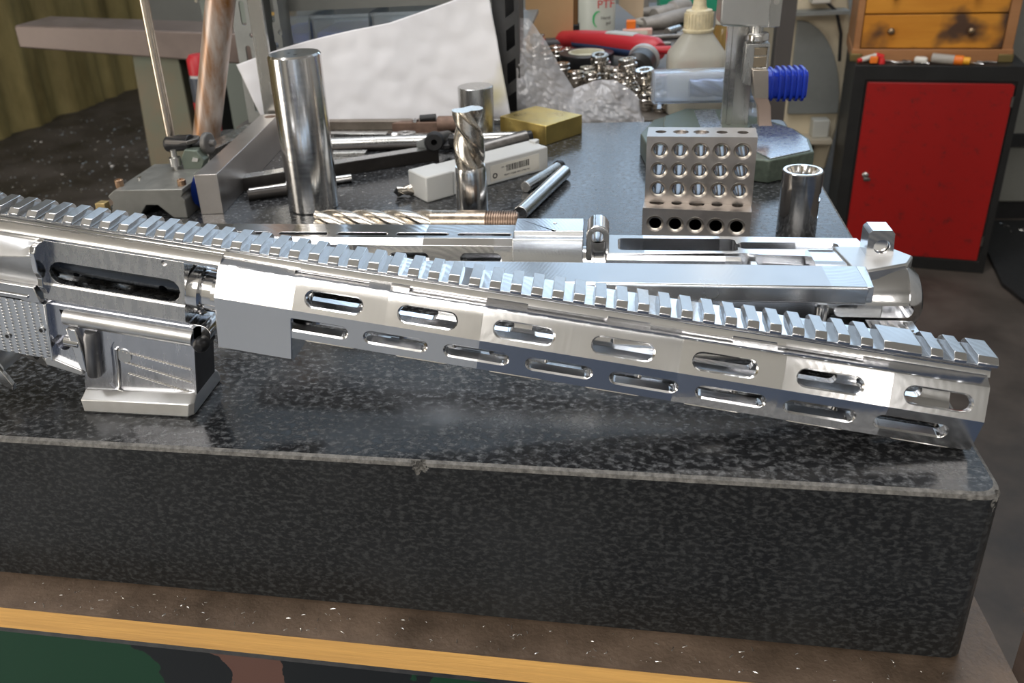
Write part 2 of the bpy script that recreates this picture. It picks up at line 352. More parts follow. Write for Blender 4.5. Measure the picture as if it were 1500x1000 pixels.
CAMO = mat('camouflage paint', (.01,.04,.02), 0, .5)
nt = CAMO.node_tree; N = nt.nodes; L = nt.links
tc = N.new('ShaderNodeTexCoord'); sx = N.new('ShaderNodeSeparateXYZ'); L.new(tc.outputs['Object'], sx.inputs[0])
nz = N.new('ShaderNodeTexNoise'); nz.inputs['Scale'].default_value = 22; nz.inputs['Detail'].default_value = 7; L.new(tc.outputs['Object'], nz.inputs['Vector'])
mr = N.new('ShaderNodeMapRange'); mr.inputs['From Min'].default_value = -.45; mr.inputs['From Max'].default_value = .25; L.new(sx.outputs[0], mr.inputs['Value'])
ma = N.new('ShaderNodeMath'); ma.operation = 'MULTIPLY_ADD'; ma.inputs[1].default_value = .10; L.new(nz.outputs['Fac'], ma.inputs[0]); L.new(mr.outputs[0], ma.inputs[2])
cr = N.new('ShaderNodeValToRGB'); cr.color_ramp.interpolation = 'CONSTANT'
cols = [(0,(.006,.045,.020)),(.335,(.008,.010,.012)),(.395,(.13,.065,.05)),(.455,(.008,.010,.012)),(.56,(.006,.045,.020)),(.63,(.008,.010,.012)),(.8,(.13,.065,.05))]
for i, (p_, c_) in enumerate(cols):
    e = cr.color_ramp.elements[i] if i < 2 else cr.color_ramp.elements.new(p_)
    e.position = p_; e.color = (*c_, 1)
L.new(ma.outputs[0], cr.inputs[0]); L.new(cr.outputs[0], N['Principled BSDF'].inputs['Base Color'])
st = thing('stand', 'steel stand with camouflage paint carrying the plywood board', 'stand', (0,300,-900))
part('top_frame', MB().box(-640, 190, -21.5, 655, -120, -116), DSTEEL, st)
part('apron', MB().box(-640, 188, -19, 652, -420, -120), CAMO, st, label='green, black and brown camouflage paint')
for x in (-610, 150):
    for y in (-10, 610): part('leg', MB().box(x, x+35, y, y+35, -900, -420), DSTEEL, st)
b = MB().box(-14, 14, -60, 60, 0, 5, Matrix.Translation((262,18,-135)) @ Matrix.Rotation(.25, 4, 'Z'))
b.box(-8, 8, 40, 62, -766, 0, Matrix.Translation((262,18,-134)) @ Matrix.Rotation(.25, 4, 'Z'))
solo('bracket', b, mat('primed steel', (.32,.25,.21), .3, .5, .2, 60), (262,18,-900), 'narrow brown steel bracket beside the board at the lower right corner', 'bracket')

# ------------------------------------------------------------------ the front rifle set: local frame s along the barrel line, w away from the viewer, n up
TH = .1497
RF = thing('rifle_receiver_set', 'raw machined aluminium rifle receiver and long slotted handguard with toothed top rail, in front', 'receiver set', (-127.8, 26.2, 72.3), (0, TH, 0))
def S3(p): return p
# hand guard -----------------------------------------------------------
near = [(12.5,9.6),(6.6,6.6),(5.8,5.2),(0,-7.8),(1.6,-24.6),(8,-27.5)]
prof = near+[(40-a, b) for a, b in reversed(near)]
hg = MB().prism([(a,b) for a,b in prof], -60.5, 301.8, 'x')
cut1 = MB().cyl((-61.5,20,-9.3), (303,20,-9.3), 16.0, n=40)
cs = MB(); ch = MB()
tn = (0, -math.cos(math.radians(24)), math.sin(math.radians(24)))
def mir(v): return (v[0], 40-v[1], v[2])
for k in range(7):
    s = .3+46.85*k
    c = (s, 2.9, -1.3)
    ch.chslot(c, 28.5, 7.6, tn); ch.chslot(mir(c), 28.5, 7.6, (0,-tn[1],tn[2]))
    cs.slot(c, 28.5, 7.6, 9, tn); cs.slot(mir(c), 28.5, 7.6, 9, (0,-tn[1],tn[2]))
ln = (0, -.995, -.095)
for k in range(8):
    s = -7.6+40.15*k
    c = (s, .85, -16.4)
    ch.chslot(c, 31, 6.4, ln); ch.chslot(mir(c), 31, 6.4, (0,.995,-.095))
    cs.slot(c, 31, 6.4, 9, ln); cs.slot(mir(c), 31, 6.4, 9, (0,.995,-.095))
bs = MB()
for k in range(7):
    c = (-1+46.85*k, 4.9, -26.1); bs.slot(c, 27, 4.2, 5, (0,-.41,-.91)); bs.slot(mir(c), 27, 4.2, 5, (0,.41,-.91))
    bs.slot((-1+46.85*k, 1.9, -25.2), 27, 2.2, 1.0, (0,-.78,-.62))
    bs.slot((-1+46.85*k, 20, -27.5), 30, 7, 5, (0,0,-1))
rs = MB()
for k in range(5):                                        # long recesses along the shoulder under the rail
    s = -3+58*k; rs.box(s-19, s+19, 7.6, 14, 7.4, 12)
hgm = cut(hg, [cut1, ch, cs, bs, rs])
HG = part('handguard', hgm, ALU, RF, bevel=.35, ang=28)
blk = MB().prism([(.15,-7.6),(1.3,-24),(2.2,-38),(5,-40.5),(35,-40.5),(37.8,-38),(38.7,-24),(39.85,-7.6),(36,-7.6),(36,-26),(4,-26),(4,-7.6)], -60.6, -20.5, 'x')
part('clamp_block', blk, ALU, HG, bevel=.5)
for k in range(7): part('slot_glint', MB().tube([(-1+46.85*k-12.6,2.4,-24.9),(-1+46.85*k-11.5,2.0,-24.95),(-1+46.85*k+11.5,2.0,-24.95),(-1+46.85*k+12.8,2.4,-24.8)], .6, 8), BSTEEL, HG)  # bright rods added as the glint along the bottom slots
# top rail -------------------------------------------------------------
rb = MB().prism([(11.8,8.5),(13.2,11.2),(13.2,12.2),(9.9,14.6),(9.9,15.4),(30.1,15.4),(30.1,14.6),(26.8,12.2),(26.8,11.2),(28.2,8.5)], -216, 303.2, 'x')
RAIL = part('top_rail', rb, ALU, RF, bevel=.2)
tp = [(9.4,14.9),(9.4,16.6),(12.1,19),(27.9,19),(30.6,16.6),(30.6,14.9)]
tooth_me = None
for k in range(-15, 37):
    s = -65.4+10*k
    if s > 262 and s < 270: continue
    wd = 16.2 if abs(s-254.6) < 1 else (8.6 if s > 294 else 5.3)
    t0 = MB().prism(tp, 0, wd, 'x') if (wd != 5.3 or tooth_me is None) else None
    if wd == 5.3:
        if tooth_me is None: tooth_me = t0.mesh('rail_tooth')
        me = tooth_me
    else: me = t0.mesh('rail_tooth')
    o = bpy.data.objects.new('rail_tooth', me); COL.objects.link(o); o.parent = RAIL; o.location = (s*.001, 0, 0)
    if not me.materials: finish(o, ALU, .25, 30)
    else:
        bb = o.modifiers.new('edge', 'BEVEL'); bb.width = .00025; bb.segments = 2; bb.limit_method = 'ANGLE'
    if wd == 16.2: o['label'] = 'long tooth where the rail ends meet'
# upper receiver -------------------------------------------------------
up = MB().prism([(11.5,10),(9,7.2),(7.6,5),(7.6,-6),(7.0,-19),(6.2,-20),(6.2,-28.5),(8.2,-30.2),(31.8,-30.2),(33.8,-28.5),(33.8,-20),(33,-19),(32.4,-6),(32.4,5),(31,7.2),(28.5,10)], -159, -79.5, 'x')
uc = [MB().cyl((-160,20,-11.5), (-78,20,-11.5), 10.6, n=40), MB().slot((-118.3,8,-12.3), 72.5, 12.6, 6, (0,-1,0), n=6),
      MB().cyl((-90,4,3.0),(-90,9,3.0),1.6,n=14).cyl((-128,20,-10),(-128,34,-10),3.4,n=20)]
UR = part('upper_receiver', cut(up, uc), mat('textured milled aluminium', (.70,.69,.68), 1, .27, .08, 260, .07, .03, 1300, (1,1,.35)), RF, bevel=.3, ang=28)
part('shoulder', MB().prism([(12,11),(8.6,8.4),(7.4,6.4),(7.8,4.6),(20,4.6),(32.2,4.6),(32.6,6.4),(31.4,8.4),(28,11)], -216, -60, 'x'), BSTEEL, UR, bevel=.3)
bc = MB().lathe([(0,0),(8.9,.01),(9.4,1),(9.4,72),(7.5,73),(0,73.01)], (-155,18.6,-8.6), (1,0,0), 40)
part('bolt_carrier', cut(bc, [MB().cyl((-93,6,-13.5),(-93,16,-13.5),2.2,n=18).cyl((-141,6,-15.5),(-141,16,-15.5),3.2,n=18).cyl((-131,6,-15.8),(-131,16,-15.8),2.4,n=18)]), mat('satin black steel', (.085,.095,.11), 1, .25, .1, 40, .05), UR, label='dark polished cylinder inside the port')
part('barrel_nut', MB().lathe([(9,-79.6),(13.2,-79.5),(13.4,-78.6),(13.4,-73.4),(12.6,-72.4),(11.2,-72.2),(11.2,-60.5),(9,-60.4)], (0,20,-15.5), (1,0,0), 40).slot((-66,9.4,-19), 9, 1.6, .5, (0,-1,0)), ALU, UR)
# deflector / rear bulge: broad flat above, hollowed cheek below, upright ridge at the front
rings = []
for s, k in ((-216,1.0),(-196,1.0),(-180,.9),(-168,.86),(-161,.95),(-157.2,1.0)):
    t = max(0, min(1, (s+200)/43)); up_n = 4.8-4.5*(1-t)
    rings.append([(s, 20, 4.9), (s, 8.5, 4.9), (s, 2.6+4.2*t*0, up_n-1.2), (s, 1.2-2.6*k, up_n-5-3*(1-t)), (s, 2.6*(1-.4*t), -11-3*(1-t)), (s, 5.2, -17), (s, 6.2, -21.5), (s, 20, -21.5)])
part('rear_bulge', MB().loft(rings), SATIN, UR, bevel=.5, ang=50)
part('ridge', MB().prism([(9,5.4),(.4,4.6),(-1.4,1.5),(-.4,-9),(2.6,-14.6),(2.2,-19.5),(5.6,-25),(9,-25)], -158.8, -155.6, 'x'), ALU, UR, bevel=.4)
part('lower_ledge', MB().prism([(-216,-21.5),(-162.5,-21.5),(-159.5,-30.5),(-168,-30.8),(-172,-29.8),(-216,-30.4)], 3.6, 30, 'y'), ALU, UR, bevel=.35)
part('lower_bead', MB().box(-216, -166, 2.6, 8, -28.2, -26.8), ALU, UR, bevel=.3)
# lower receiver -------------------------------------------------------
def zline(s, z): return (z-72.3+s*math.sin(TH))/math.cos(TH)      # n of a level line z mm above the granite
body = MB().prism([(-216,-30.4),(-79.5,-30.4),(-76.3,-34),(-76.3,zline(-76.3,10)),(-142.4,zline(-142.4,10)),(-141.2,-70.5),(-161.4,-65.8),(-216,-65.6)], 8.0, 32, 'y')
lc = [MB().slot((-117,8.0,-31), 110, 3.0, .8, (0,-1,0)), MB().cyl((-152.5,0,-55.5),(-152.5,19,-55.5),4.8,n=24), MB().prism([(-152.2,-35),(-148.6,-35),(-150.4,-41.5)], 3, 22, 'y'),
      MB().prism([(-122.5,-49.5),(-77.3,-49.5),(-77.3,-77.6),(-124,-81.5),(-127.5,-77),(-124.5,-72),(-124.5,-54)], 5, 9.2, 'y'),
      MB().cyl((-96.3,4,-38.9),(-96.3,12,-38.9),1,n=12)]
LR = part('lower_receiver', cut(body, lc), mat('scalloped milled aluminium', (.66,.67,.71), 1, .24, .08, 160, .06, .05, 520, (2.2,1,.35)), RF, bevel=.35, ang=28)
tb = MB(); pr = ell(9.2, -39.1, 4.6, 4.9, 90, 270, 14)+[(14,-44),(14,-34.2)]
tb.prism(pr, -149.5, -76.4, 'x'); part('rounded_rib', tb, SATIN, LR, bevel=.3, ang=40)
part('hinge_lug', MB().cyl((-150,7,-53),(-141,7,-53),3.2).prism([(-147.5,-44),(-142,-44),(-139,-58),(-138,-70.5),(-141.5,-68),(-144.5,-58)], 4.4, 12, 'y'), ALU, LR, bevel=.5)
part('post', MB().lathe([(0,-72.2),(3.6,-72.1),(4.1,-71.2),(4.1,-47),(3.2,-44.4),(0,-44.3)], (-134.2,6.4,0), (0,0,1), 28), BLAST, LR, label='dark grey rounded post')
for (a, b_, c_, d_) in ((-121,-55,-79,-59.5),(-118,-62,-79,-67.8),(-116,-69,-79,-74.5)):
    part('magwell_rib', MB().tube([(a+(c_-a)*q/60,9.3,b_+(d_-b_)*q/60) for q in range(61)], [.85 if q % 3 else .5 for q in range(61)], 8), BSTEEL, LR)
part('magwell_rib', MB().tube([(-127,8.2,-84.5),(-123.6,8.2,-83),(-121.4,8.3,-78),(-121.6,8.3,-54)], .7, 8), BSTEEL, LR)
part('magwell_disc', MB().cyl((-117.5,8.6,-58),(-117.5,9.5,-58),4.2,n=28), SATIN, LR)
part('magwell_front', MB().box(-77.2, -76.0, 8.6, 31.4, zline(-76.6,10.5), -45.2), mat('dark blasted face', (.06,.06,.065), .5, .5, .15, 200), LR, label='dark blasted front face')
s0, s1 = -143.2, -76.8
def base_ring(i0, i1, w0, w1, z):
    return [(i0, w0, zline(i0, z)), (i1-2.5, w0, zline(i1-2.5, z)), (i1, w0+2.5, zline(i1, z)), (i1, w1-2.5, zline(i1, z)), (i1-2.5, w1, zline(i1-2.5, z)), (i0, w1, zline(i0, z))]
fl_ = MB().loft([base_ring(s0+5.1, s1+.4, .6, 39.4, .1), base_ring(s0+4, s1+1.6, -.2, 40.2, 1.2), base_ring(s0+1.5, s1+1.0, 1.6, 38.4, 7.6), base_ring(s0+1.8, s1+.2, 7.2, 32.8, 11.2)])
part('magwell_flare', fl_, SATIN, LR, bevel=.4, ang=30)
part('rear_loop', MB().tube([(s0+4.6, 10, zline(s0+4.6, 9.2)), (s0+1.6, 10, zline(s0+1.6, 8.2)), (s0+.8, 10, zline(s0+.8, 5)), (s0+2.5, 10, zline(s0+2.5, 2.2)), (s0+5.5, 10, zline(s0+5.5, 2.2))], .9, 10), BSTEEL, LR)
part('pivot_pin', MB().lathe([(0,-5.4),(2.2,-4.9),(3.7,-3.4),(4.3,-1),(4.2,1.2),(3.4,3),(3.4,9),(0,9.1)], (-70.8,6,-40), (0,1,0), 28), mat('black pin', (.006,.006,.007), 0, .38), LR, label='glossy black ball-ended pin')
part('front_lug', MB().cyl((-72.5,9,-36.5),(-72.5,31,-36.5),5.4,n=24).box(-79,-72,9,31,-42,-31), ALU, LR, bevel=.3)
part('floor_ledge', MB().prism([(-162,-64.2),(-141.6,-70.0),(-140.6,-72.6),(-142.6,-73.6),(-162.6,-70.4),(-163.4,-67.5)], 5.4, 33, 'y'), SATIN, LR, bevel=.6)
# scalloped side plate: rows of overlapping cutter bites
def plate_field():
    b = MB(); nu, nv = 170, 110; vs = []; fs = []
    for i in range(nu+1):
        for j in range(nv+1):
            s = -216+(57.6)*i/nu; n_ = -65.5+34.2*j/nv
            st = (s+216+.25*(n_+65)*.35)/4.35; fr = (st-round(st))
            bead = math.exp(-(fr*5.2)**2)*(.55+.45*math.sin(n_*3.3+round(st)*1.7))*.36
            vs.append((s, 4.9-bead, n_))
    for i in range(nu):
        for j in range(nv): a = i*(nv+1)+j; fs.append((a, a+1, a+nv+2, a+nv+1))
    k = len(vs); c = [(-216,4.9,-65.5),(-158.4,4.9,-65.5),(-158.4,4.9,-31.3),(-216,4.9,-31.3),(-216,9,-65.5),(-158.4,9,-65.5),(-158.4,9,-31.3),(-216,9,-31.3)]
    b.add(vs, fs); b.add(c, [(4,5,6,7),(0,4,5,1),(1,5,6,2),(2,6,7,3),(3,7,4,0)]); return b
part('side_plate', plate_field(), ALU2, LR, ang=60, label='side plate covered in scalloped cutter marks')
part('plate_edge', MB().box(-158.6, -157.2, 4.3, 12, -66.4, -31.2), ALU, LR, bevel=.3)
for s_, n_ in ((-182.9,-55.2),(-161.9,-47.7)):
    part('pin_hole', MB().lathe([(1.15,0),(1.95,0),(2.0,.5),(1.15,.5)], (s_,4.1,n_), (0,1,0), 20, close=True), BSTEEL, LR)
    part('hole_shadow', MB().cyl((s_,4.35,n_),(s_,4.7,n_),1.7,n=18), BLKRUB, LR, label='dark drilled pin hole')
# trigger guard ears below the plate
def ear(w0):
    b = MB(); rg = []
    pts = [(-216,-70),(-203,-70.5),(-196,-74),(-190.5,-81.5),(-184.8,-89.5)] if w0 < 10 else [(-216,-68),(-199,-68.5),(-190,-71.5),(-185,-77),(-177.8,-86.5)]
    for q, (s_, n_) in enumerate(pts):
        h = ((10,10,9.5,8,2.2) if w0 < 10 else (14,14,13,9,2.2))[q]
        rg.append([(s_, w0, n_-h), (s_, w0+3, n_-h), (s_, w0+3, n_+1.5), (s_, w0, n_+1.5)])
    return b.loft(rg)
part('guard_ear', ear(4.6), BSTEEL, LR, bevel=.5); part('guard_ear', ear(27), BSTEEL, LR, bevel=.5)
part('guard_web', MB().loft([[(s_, 5, n_), (s_, 30, n_), (s_, 30, n_-2.4), (s_, 5, n_-2.4)] for s_, n_ in ((-216,-66.5),(-199,-67.2),(-193,-71),(-189,-77))]), SATIN, LR, ang=60)
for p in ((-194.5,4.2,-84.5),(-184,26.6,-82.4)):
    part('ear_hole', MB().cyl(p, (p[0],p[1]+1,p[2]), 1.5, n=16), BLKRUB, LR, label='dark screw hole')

# ------------------------------------------------------------------ second set lying on its side behind the first
RB = thing('rifle_receiver_set', 'second aluminium receiver and handguard set lying on its side behind the toothed one', 'receiver set', (0,150,0))
hp = [(176,44),(198,44.5),(206,40),(211,26),(211,12),(205,.4),(180,.4),(171,8),(168.6,22),(171.6,40.5)]
b = MB().prism(hp, -330, -54.5, 'x')
bc_ = MB().cyl((-331,190,22),(-53,190,22),16.6,n=40)
tc_ = MB(); fc_ = MB()
for k in range(7): tc_.slot((-74-41.3*k,182,44.2), 35.5, 4.6, 8, (0,-.02,1))
for k in range(6): fc_.slot((-75.5-47.6*k,170.3,31.5), 27, 8.4, 7, (0,-.987,.16))
H2 = part('handguard', cut(b, [bc_, tc_, fc_]), ALU, RB, bevel=.4, ang=28)
kb = MB().prism([(176,45.8),(178,48.5),(200,48.5),(206,44),(206,.3),(167,.3),(165.4,12),(165.6,44),(166.8,47.6)], -54.5, -10.5, 'x')
part('clamp_block', cut(kb, [MB().cyl((-29,191,46),(-29,191,52),1.0,n=14).cyl((-29,179,46),(-29,179,52),1.0,n=14), MB().cyl((-56,186,22),(-9,186,22),13,n=30)]), ALU2, RB, bevel=.5, ang=28)
part('barrel_nut', MB().lathe([(8,-10.6),(11,-10.5),(11,-8),(13.4,-7.8),(13.4,-3.8),(12.4,-3.4),(12.4,2),(14,2.2),(14,5),(8,5.1)], (0,182,25), (1,0,0), 36), ALU, RB)
part('takedown_lug', cut(MB().prism(ell(-1.5,50,7,7,0,180,14)+[(-8.5,34),(5.5,34)], 166, 186, 'y'), [MB().cyl((-1.5,160,49.5),(-1.5,190,49.5),3.4,n=24), MB().box(-5,3,160,176,34,46)]), ALU, RB, bevel=.6, ang=40)
# receiver frame: an open tray with two pockets, a lower step with long channels
fr = MB().prism([(3.5,163.5),(3.5,193),(154,190),(158,160),(142,160.5),(94,164),(84,166)], 4, 40, 'z')
def rrect(x0, x1, y0, y1, r): return ell(x1-r,y1-r,r,r,0,90,4)+ell(x0+r,y1-r,r,r,90,180,4)+ell(x0+r,y0+r,r,r,180,270,4)+ell(x1-r,y0+r,r,r,270,360,4)
fcut = [MB().prism(rrect(11,82.5,168.5,187.5,3.2), 18, 50, 'z'), MB().prism(rrect(84,141,172,182.5,3), 26, 50, 'z'), MB().box(78,96,174,180.5,31,50),
        MB().slot((46,172.5,28), 18, 7, 12, (0,0,1), n=5)]
FRM = part('frame', cut(fr, fcut), ALU, RB, bevel=.6, ang=28)
part('stepped_wall', MB().prism([(4,133),(4,163.4),(84,163.4),(100,160),(156,158),(156,133)], .5, 30, 'z'), ALU2, FRM, bevel=.5)
part('long_channel', MB().box(6.5, 86, 150, 162.8, 29.8, 30.4), mat('shaded pocket floor', (.16,.16,.17), .9, .4), FRM, label='floor of the long channel, its shade painted dark')  # dark strip laid on the step paints the channel's shade
part('channel_rib', MB().prism([(163.4,30),(163.4,39),(161.2,39.6),(159.5,37),(159.5,30)], 4, 83, 'x'), ALU, FRM, bevel=.3)
part('channel_post', MB().box(87.5, 92, 149, 160, 28, 37.5), ALU, FRM, bevel=.8)
for y in (157.2, 152.6, 148): part('channel_rib', MB().box(96, 142, y-1.1, y+1.1, 29.8, 33.4), ALU, FRM, bevel=.4)
# flat un-toothed rail along the near side
FB = part('rail_blank', MB().prism([(103.5,47.0),(104.2,48.2),(129.5,48.8),(130.5,48),(130.5,41),(126,39.5),(107,36.6),(104.2,38.4)], -215, 138, 'x'), ALU2, RB, bevel=.5, label='smooth flat rail without teeth')
part('rail_end', MB().prism([(137,103.7),(140.6,104.2),(143.2,130),(137,130.4)], 39, 48.2, 'z'), ALU2, FB, bevel=.4)
# grooved flank under the blank
gp_ = [(131,39),(113.5,39),(112.6,35.6),(111.2,34.8),(111.2,32.8),(113.4,32.2),(113.4,29.6),(111,28.8),(111,26.2),(113,25.4),(113,22.6),(110.4,21.8),(110.4,19),(131,19)]
part('grooved_flank', cut(MB().prism(gp_, -190, 128, 'x'), [MB().slot((118,111,26.5), 6.5, 16, 3, (0,-1,0), along=(1,0,0), n=5)]), ALU2, RB, bevel=.3)
part('scoop', MB().lathe([(1.6,-7),(3.4,-6.8),(3.6,6.2),(2.4,7.4),(0,7.5)], (118.5,112.4,26.5), (0,0,1), 22), ALU, RB, label='rounded upright cutter scoop')
# rounded rear of the receiver with a slot for the charging handle
def rr(x, r, cy=152, cz=23.5, flat=0):
    out = []
    for i in range(32):
        a = 2*PI*i/32; y = cy+r*1.12*math.cos(a); z = cz+r*math.sin(a)
        out.append((x, y, min(z, cz+r*(.92-flat))))
    return out
tl = MB().loft([rr(120,22.5), rr(158,22.5), rr(168,21.8,152,23), rr(175.5,17.5,152,21), rr(178,13.5,152,19.5)])
part('rear_shell', cut(tl, [MB().slot((150,126,22), 42, 7.6, 16, (0,-1,0), n=6), MB().cyl((119,152,22),(150,152,22),16,n=30)]), ALU, RB, bevel=.5, ang=30)
part('rear_plate', MB().prism([(134,165),(165,165),(174,152),(168,141),(146,131.5),(138,131.5)], 38, 45.4, 'z'), SATIN, RB, bevel=1.2, label='sloping shoulder behind the lug')
part('rear_lug', cut(MB().prism([(148.6,36),(148.6,59),(150.4,61),(160.6,61),(162.2,59),(163.6,36)], 151, 164, 'y'), [MB().cyl((156.4,148,51),(156.4,168,51),4.3,n=28), MB().box(151.6,160.4,157,166,30,50)]), ALU, RB, bevel=.7, ang=30)
part('lug_pin', MB().cyl((156.4,153.5,51),(156.4,161,51),3.9,n=24), BSTEEL, RB)
# ------------------------------------------------------------------ third piece, low, between the two sets
RC = thing('receiver_blank', 'low rounded aluminium receiver piece with a square end, wedged between the two sets', 'receiver part', (60,98,0))
part('round_body', MB().prism(ell(101,9.6,9.6,9.2,0,360,28,full=True), 8, 132, 'x'), ALU, RC, bevel=.3, ang=40)
part('end_block', MB().box(134, 142.6, 92, 112.5, .4, 20.6), ALU, RC, bevel=.6)
part('end_web', MB().prism([(128,93),(134,95),(134,111),(128,108)], .5, 18.6, 'z'), SATIN, RC, bevel=.6)
part('top_strip', MB().box(96, 141.6, 103, 109.6, 18.6, 21.2), ALU2, RC, bevel=.4)
rt = MB(); rt.prism([(105,6),(105,16.4),(108,19.6),(122,19.6),(125,17),(125,6)], 144.5, 168.5, 'x')
RT = part('short_rail', rt, ALU, RC, bevel=.3)
part('foot', MB().box(145, 166, 108, 122, .4, 6), DSTEEL, RC)
for x in (147.6,151.8,156,160.2,164.4): part('rail_tooth', MB().prism([(109,19.4),(110.2,20.3),(120,20.3),(121.4,19.4)], x-1.2, x+1.2, 'x'), ALU, RT, bevel=.2)

# ------------------------------------------------------------------ 1-2-3 blocks
def block123(name, label, loc, rz, d, h, holes_face, group):
    t = thing(name, label, 'gauge block', loc, (0,0,rz), group)
    b = MB().box(0, 76.2, 0, d, 0, h); c1 = MB(); c2 = MB()
    xs = [9.4+14.35*i for i in range(5)]
    zs = holes_face
    for z in zs:
        for x in xs: c1.cyl((x,-1,z),(x,d+1,z),4.5,n=22)
    for z in zs:
        for x in xs: c2.cyl((x,-.6,z),(x,1.5,z),6.9,4.6,n=22)
    c3 = MB()
    for x in xs:
        c3.cyl((x,12.7,h-8),(x,12.7,h+1),3.9,n=20)
        c3.cyl((x,12.7,h-1.2),(x,12.7,h+.3),4.6,5.8,n=20)
    part('body', cut(b, [c1, c2, c3]), BLOCKM, t, bevel=.35, ang=35)
    cm = mat('bright chamfer', (.60,.56,.50), 1, .3)
    for z in zs:
        for x in xs: part('hole_rim', MB().lathe([(4.6,1.3),(6.2,.25),(6.55,-.02),(6.75,.1),(4.75,1.6)], (x,0,z), (0,1,0), 22, close=True), cm, t)
    for z in zs:
        for x in xs: part('hole_shade_sleeve', MB().lathe([(4.15,1.4),(4.5,1.4),(4.5,d-.5),(4.15,d-.5)], (x,0,z), (0,1,0), 18, close=True), mat('bore shade steel', (.16,.15,.15), 1, .22), t, ang=60)  # dark sleeve added; its colour carries the shade inside the hole
    if d > 30: part('hole_shade_plate', MB().box(1,75,d-2,d-1,1,h-1), BLACK, t, label='black plate standing in for shade in the through holes')  # black plate added to stand for the darkness behind the holes
    return t
block123('gauge_block', 'upper drilled steel block standing on edge, three rows of five holes', (32.5,293.6,25.4), -.088, 25.4, 50.8, [10.4,25.4,40.4], 'stacked drilled steel blocks')
block123('gauge_block', 'lower drilled steel block lying flat under the upright one', (30.6,281.5,0), -.12, 50.8, 25.35, [13.2], 'stacked drilled steel blocks')
# ------------------------------------------------------------------ round bars
t = thing('steel_cylinder', 'tall polished steel cylinder with two small centre holes on top', 'cylinder', (-250.5,352,0))
cm_ = cut(MB().lathe([(0,0),(21.2,.01),(22.2,1),(22.2,133),(20.8,134.6),(0,134.7)], (-250.5,352,0), (0,0,1), 72), [MB().cyl((-254.5,351,132),(-254.5,351,140),1.3,n=16).cyl((-246.5,344,132),(-246.5,344,140),1.7,n=16)], (-250.5,352,0))
part('bar', cm_, BSTEEL, t, ang=30)
solo('steel_cylinder', MB().lathe([(0,0),(18.4,.01),(19,.6),(19,53.4),(18.4,54),(0,54.01)], (-134,574,0), (0,0,1), 56), STEEL, (-134,574,0), 'short grey steel cylinder standing beside the brass block', 'cylinder', ang=30)
# standing end mill
def fluted(r, z0, z1, turns, lobes, n=56, m=46, core=.62, ph=0):
    rings = []
    for j in range(m+1):
        z = z0+(z1-z0)*j/m; a0 = ph+turns*2*PI*j/m; rg = []
        for i in range(n):
            a = 2*PI*i/n; q = ((a*lobes/(2*PI)) % 1)
            k = 1.0 if q < .30 else (core+(1-core)*abs(math.cos(PI*(q-.30)/.70))**1.4)
            if q >= .30 and q < .34: k = min(k, .9)
            rg.append((r*k*math.cos(a+a0), r*k*math.sin(a+a0), z))
        rings.append(rg)
    return rings
t = thing('end_mill', 'large two-flute end mill standing upright on its shank', 'end mill', (-106,338,0))
part('shank', MB().lathe([(0,0),(12.3,.01),(13.2,1),(13.2,37),(12.2,41),(0,41.01)], (-106,338,0), (0,0,1), 44), BSTEEL, t, ang=35)
M = Matrix.Translation((-106,338,0))
part('flutes', MB().loft(fluted(12.6, 40.5, 88, -.62, 2, core=.50, ph=.9), M), HSS, t, ang=38, label='spiral cutting flutes')
# big horizontal mill
t = thing('end_mill', 'long rusty-threaded spiral end mill lying behind the rear handguard', 'end mill', (-145,285,0))
M = Matrix.Translation((-226,287,10.6)) @ Matrix.Rotation(PI/2-.0, 4, 'Y') @ Matrix.Rotation(-.0, 4, 'Z')
part('flutes', MB().loft(fluted(10.2, 0, 96, .95, 4, core=.66, m=70), M), HSS, t, ang=38, label='long spiral flutes')
part('shank', MB().cyl((-131,287,10.6),(-88,287,10.6),9.9,n=32), mat('stained shank steel', (.42,.35,.28), 1, .3, .3, 80, .1), t)
th_ = [(0,-88)]
for k in range(13): th_ += [(9.6,-88+1.9*k),(9.6,-87.3+1.9*k),(8.7,-86.9+1.9*k),(8.7,-86.4+1.9*k)]
th_ += [(8.2,-62.6),(0,-62.5)]
part('threaded_end', MB().lathe(th_, (0,287,10.6), (1,0,0), 28), mat('brown thread steel', (.28,.20,.15), .9, .4, .3, 90), t, ang=30)
# reamer-like tube
t = thing('steel_tube', 'open polished steel tube with a ribbed mouth near the right edge of the plate', 'tube', (143,296,0))
tb_ = MB().lathe([(0,.2),(13.4,.2),(13.8,1),(13.8,48.5),(13.2,49.2),(11.2,49.2),(8.4,43),(8.0,8),(0,8.01)], (143,296,0), (0,0,1), 56)
part('tube_body', cut(tb_, [MB().box(155.2,159,280,312,14,26), MB().box(154.4,159,280,312,27.5,33)], (143,296,0)), BSTEEL, t, ang=30)
rb_ = MB()
for i in range(9):
    a = 2*PI*i/9; M = Matrix.Translation((143,296,0)) @ Matrix.Rotation(a, 4, 'Z')
    part('inner_rib', MB().add([(10.9,-1.3,48.6),(10.9,1.3,48.6),(8.2,.5,40),(8.2,-.5,40),(6.4,0,41),(9.6,0,48.9)], [(0,1,5),(1,2,4,5),(2,3,4),(3,0,5,4),(0,3,2,1)], M), HSS, t)
# ------------------------------------------------------------------ brass block
BR = thing('brass_block', 'square brass block on the plate in front of the bubble wrap', 'block', (-72,565,0))
M = Matrix.Translation((-108.7,574,0)) @ Matrix.Rotation(math.atan2(530.3-574,-56.3+108.7), 4, 'Z')
part('block_body', MB().box(0, 68, 0, 56, 0, 20.5, M), BRASS, BR, bevel=.6)
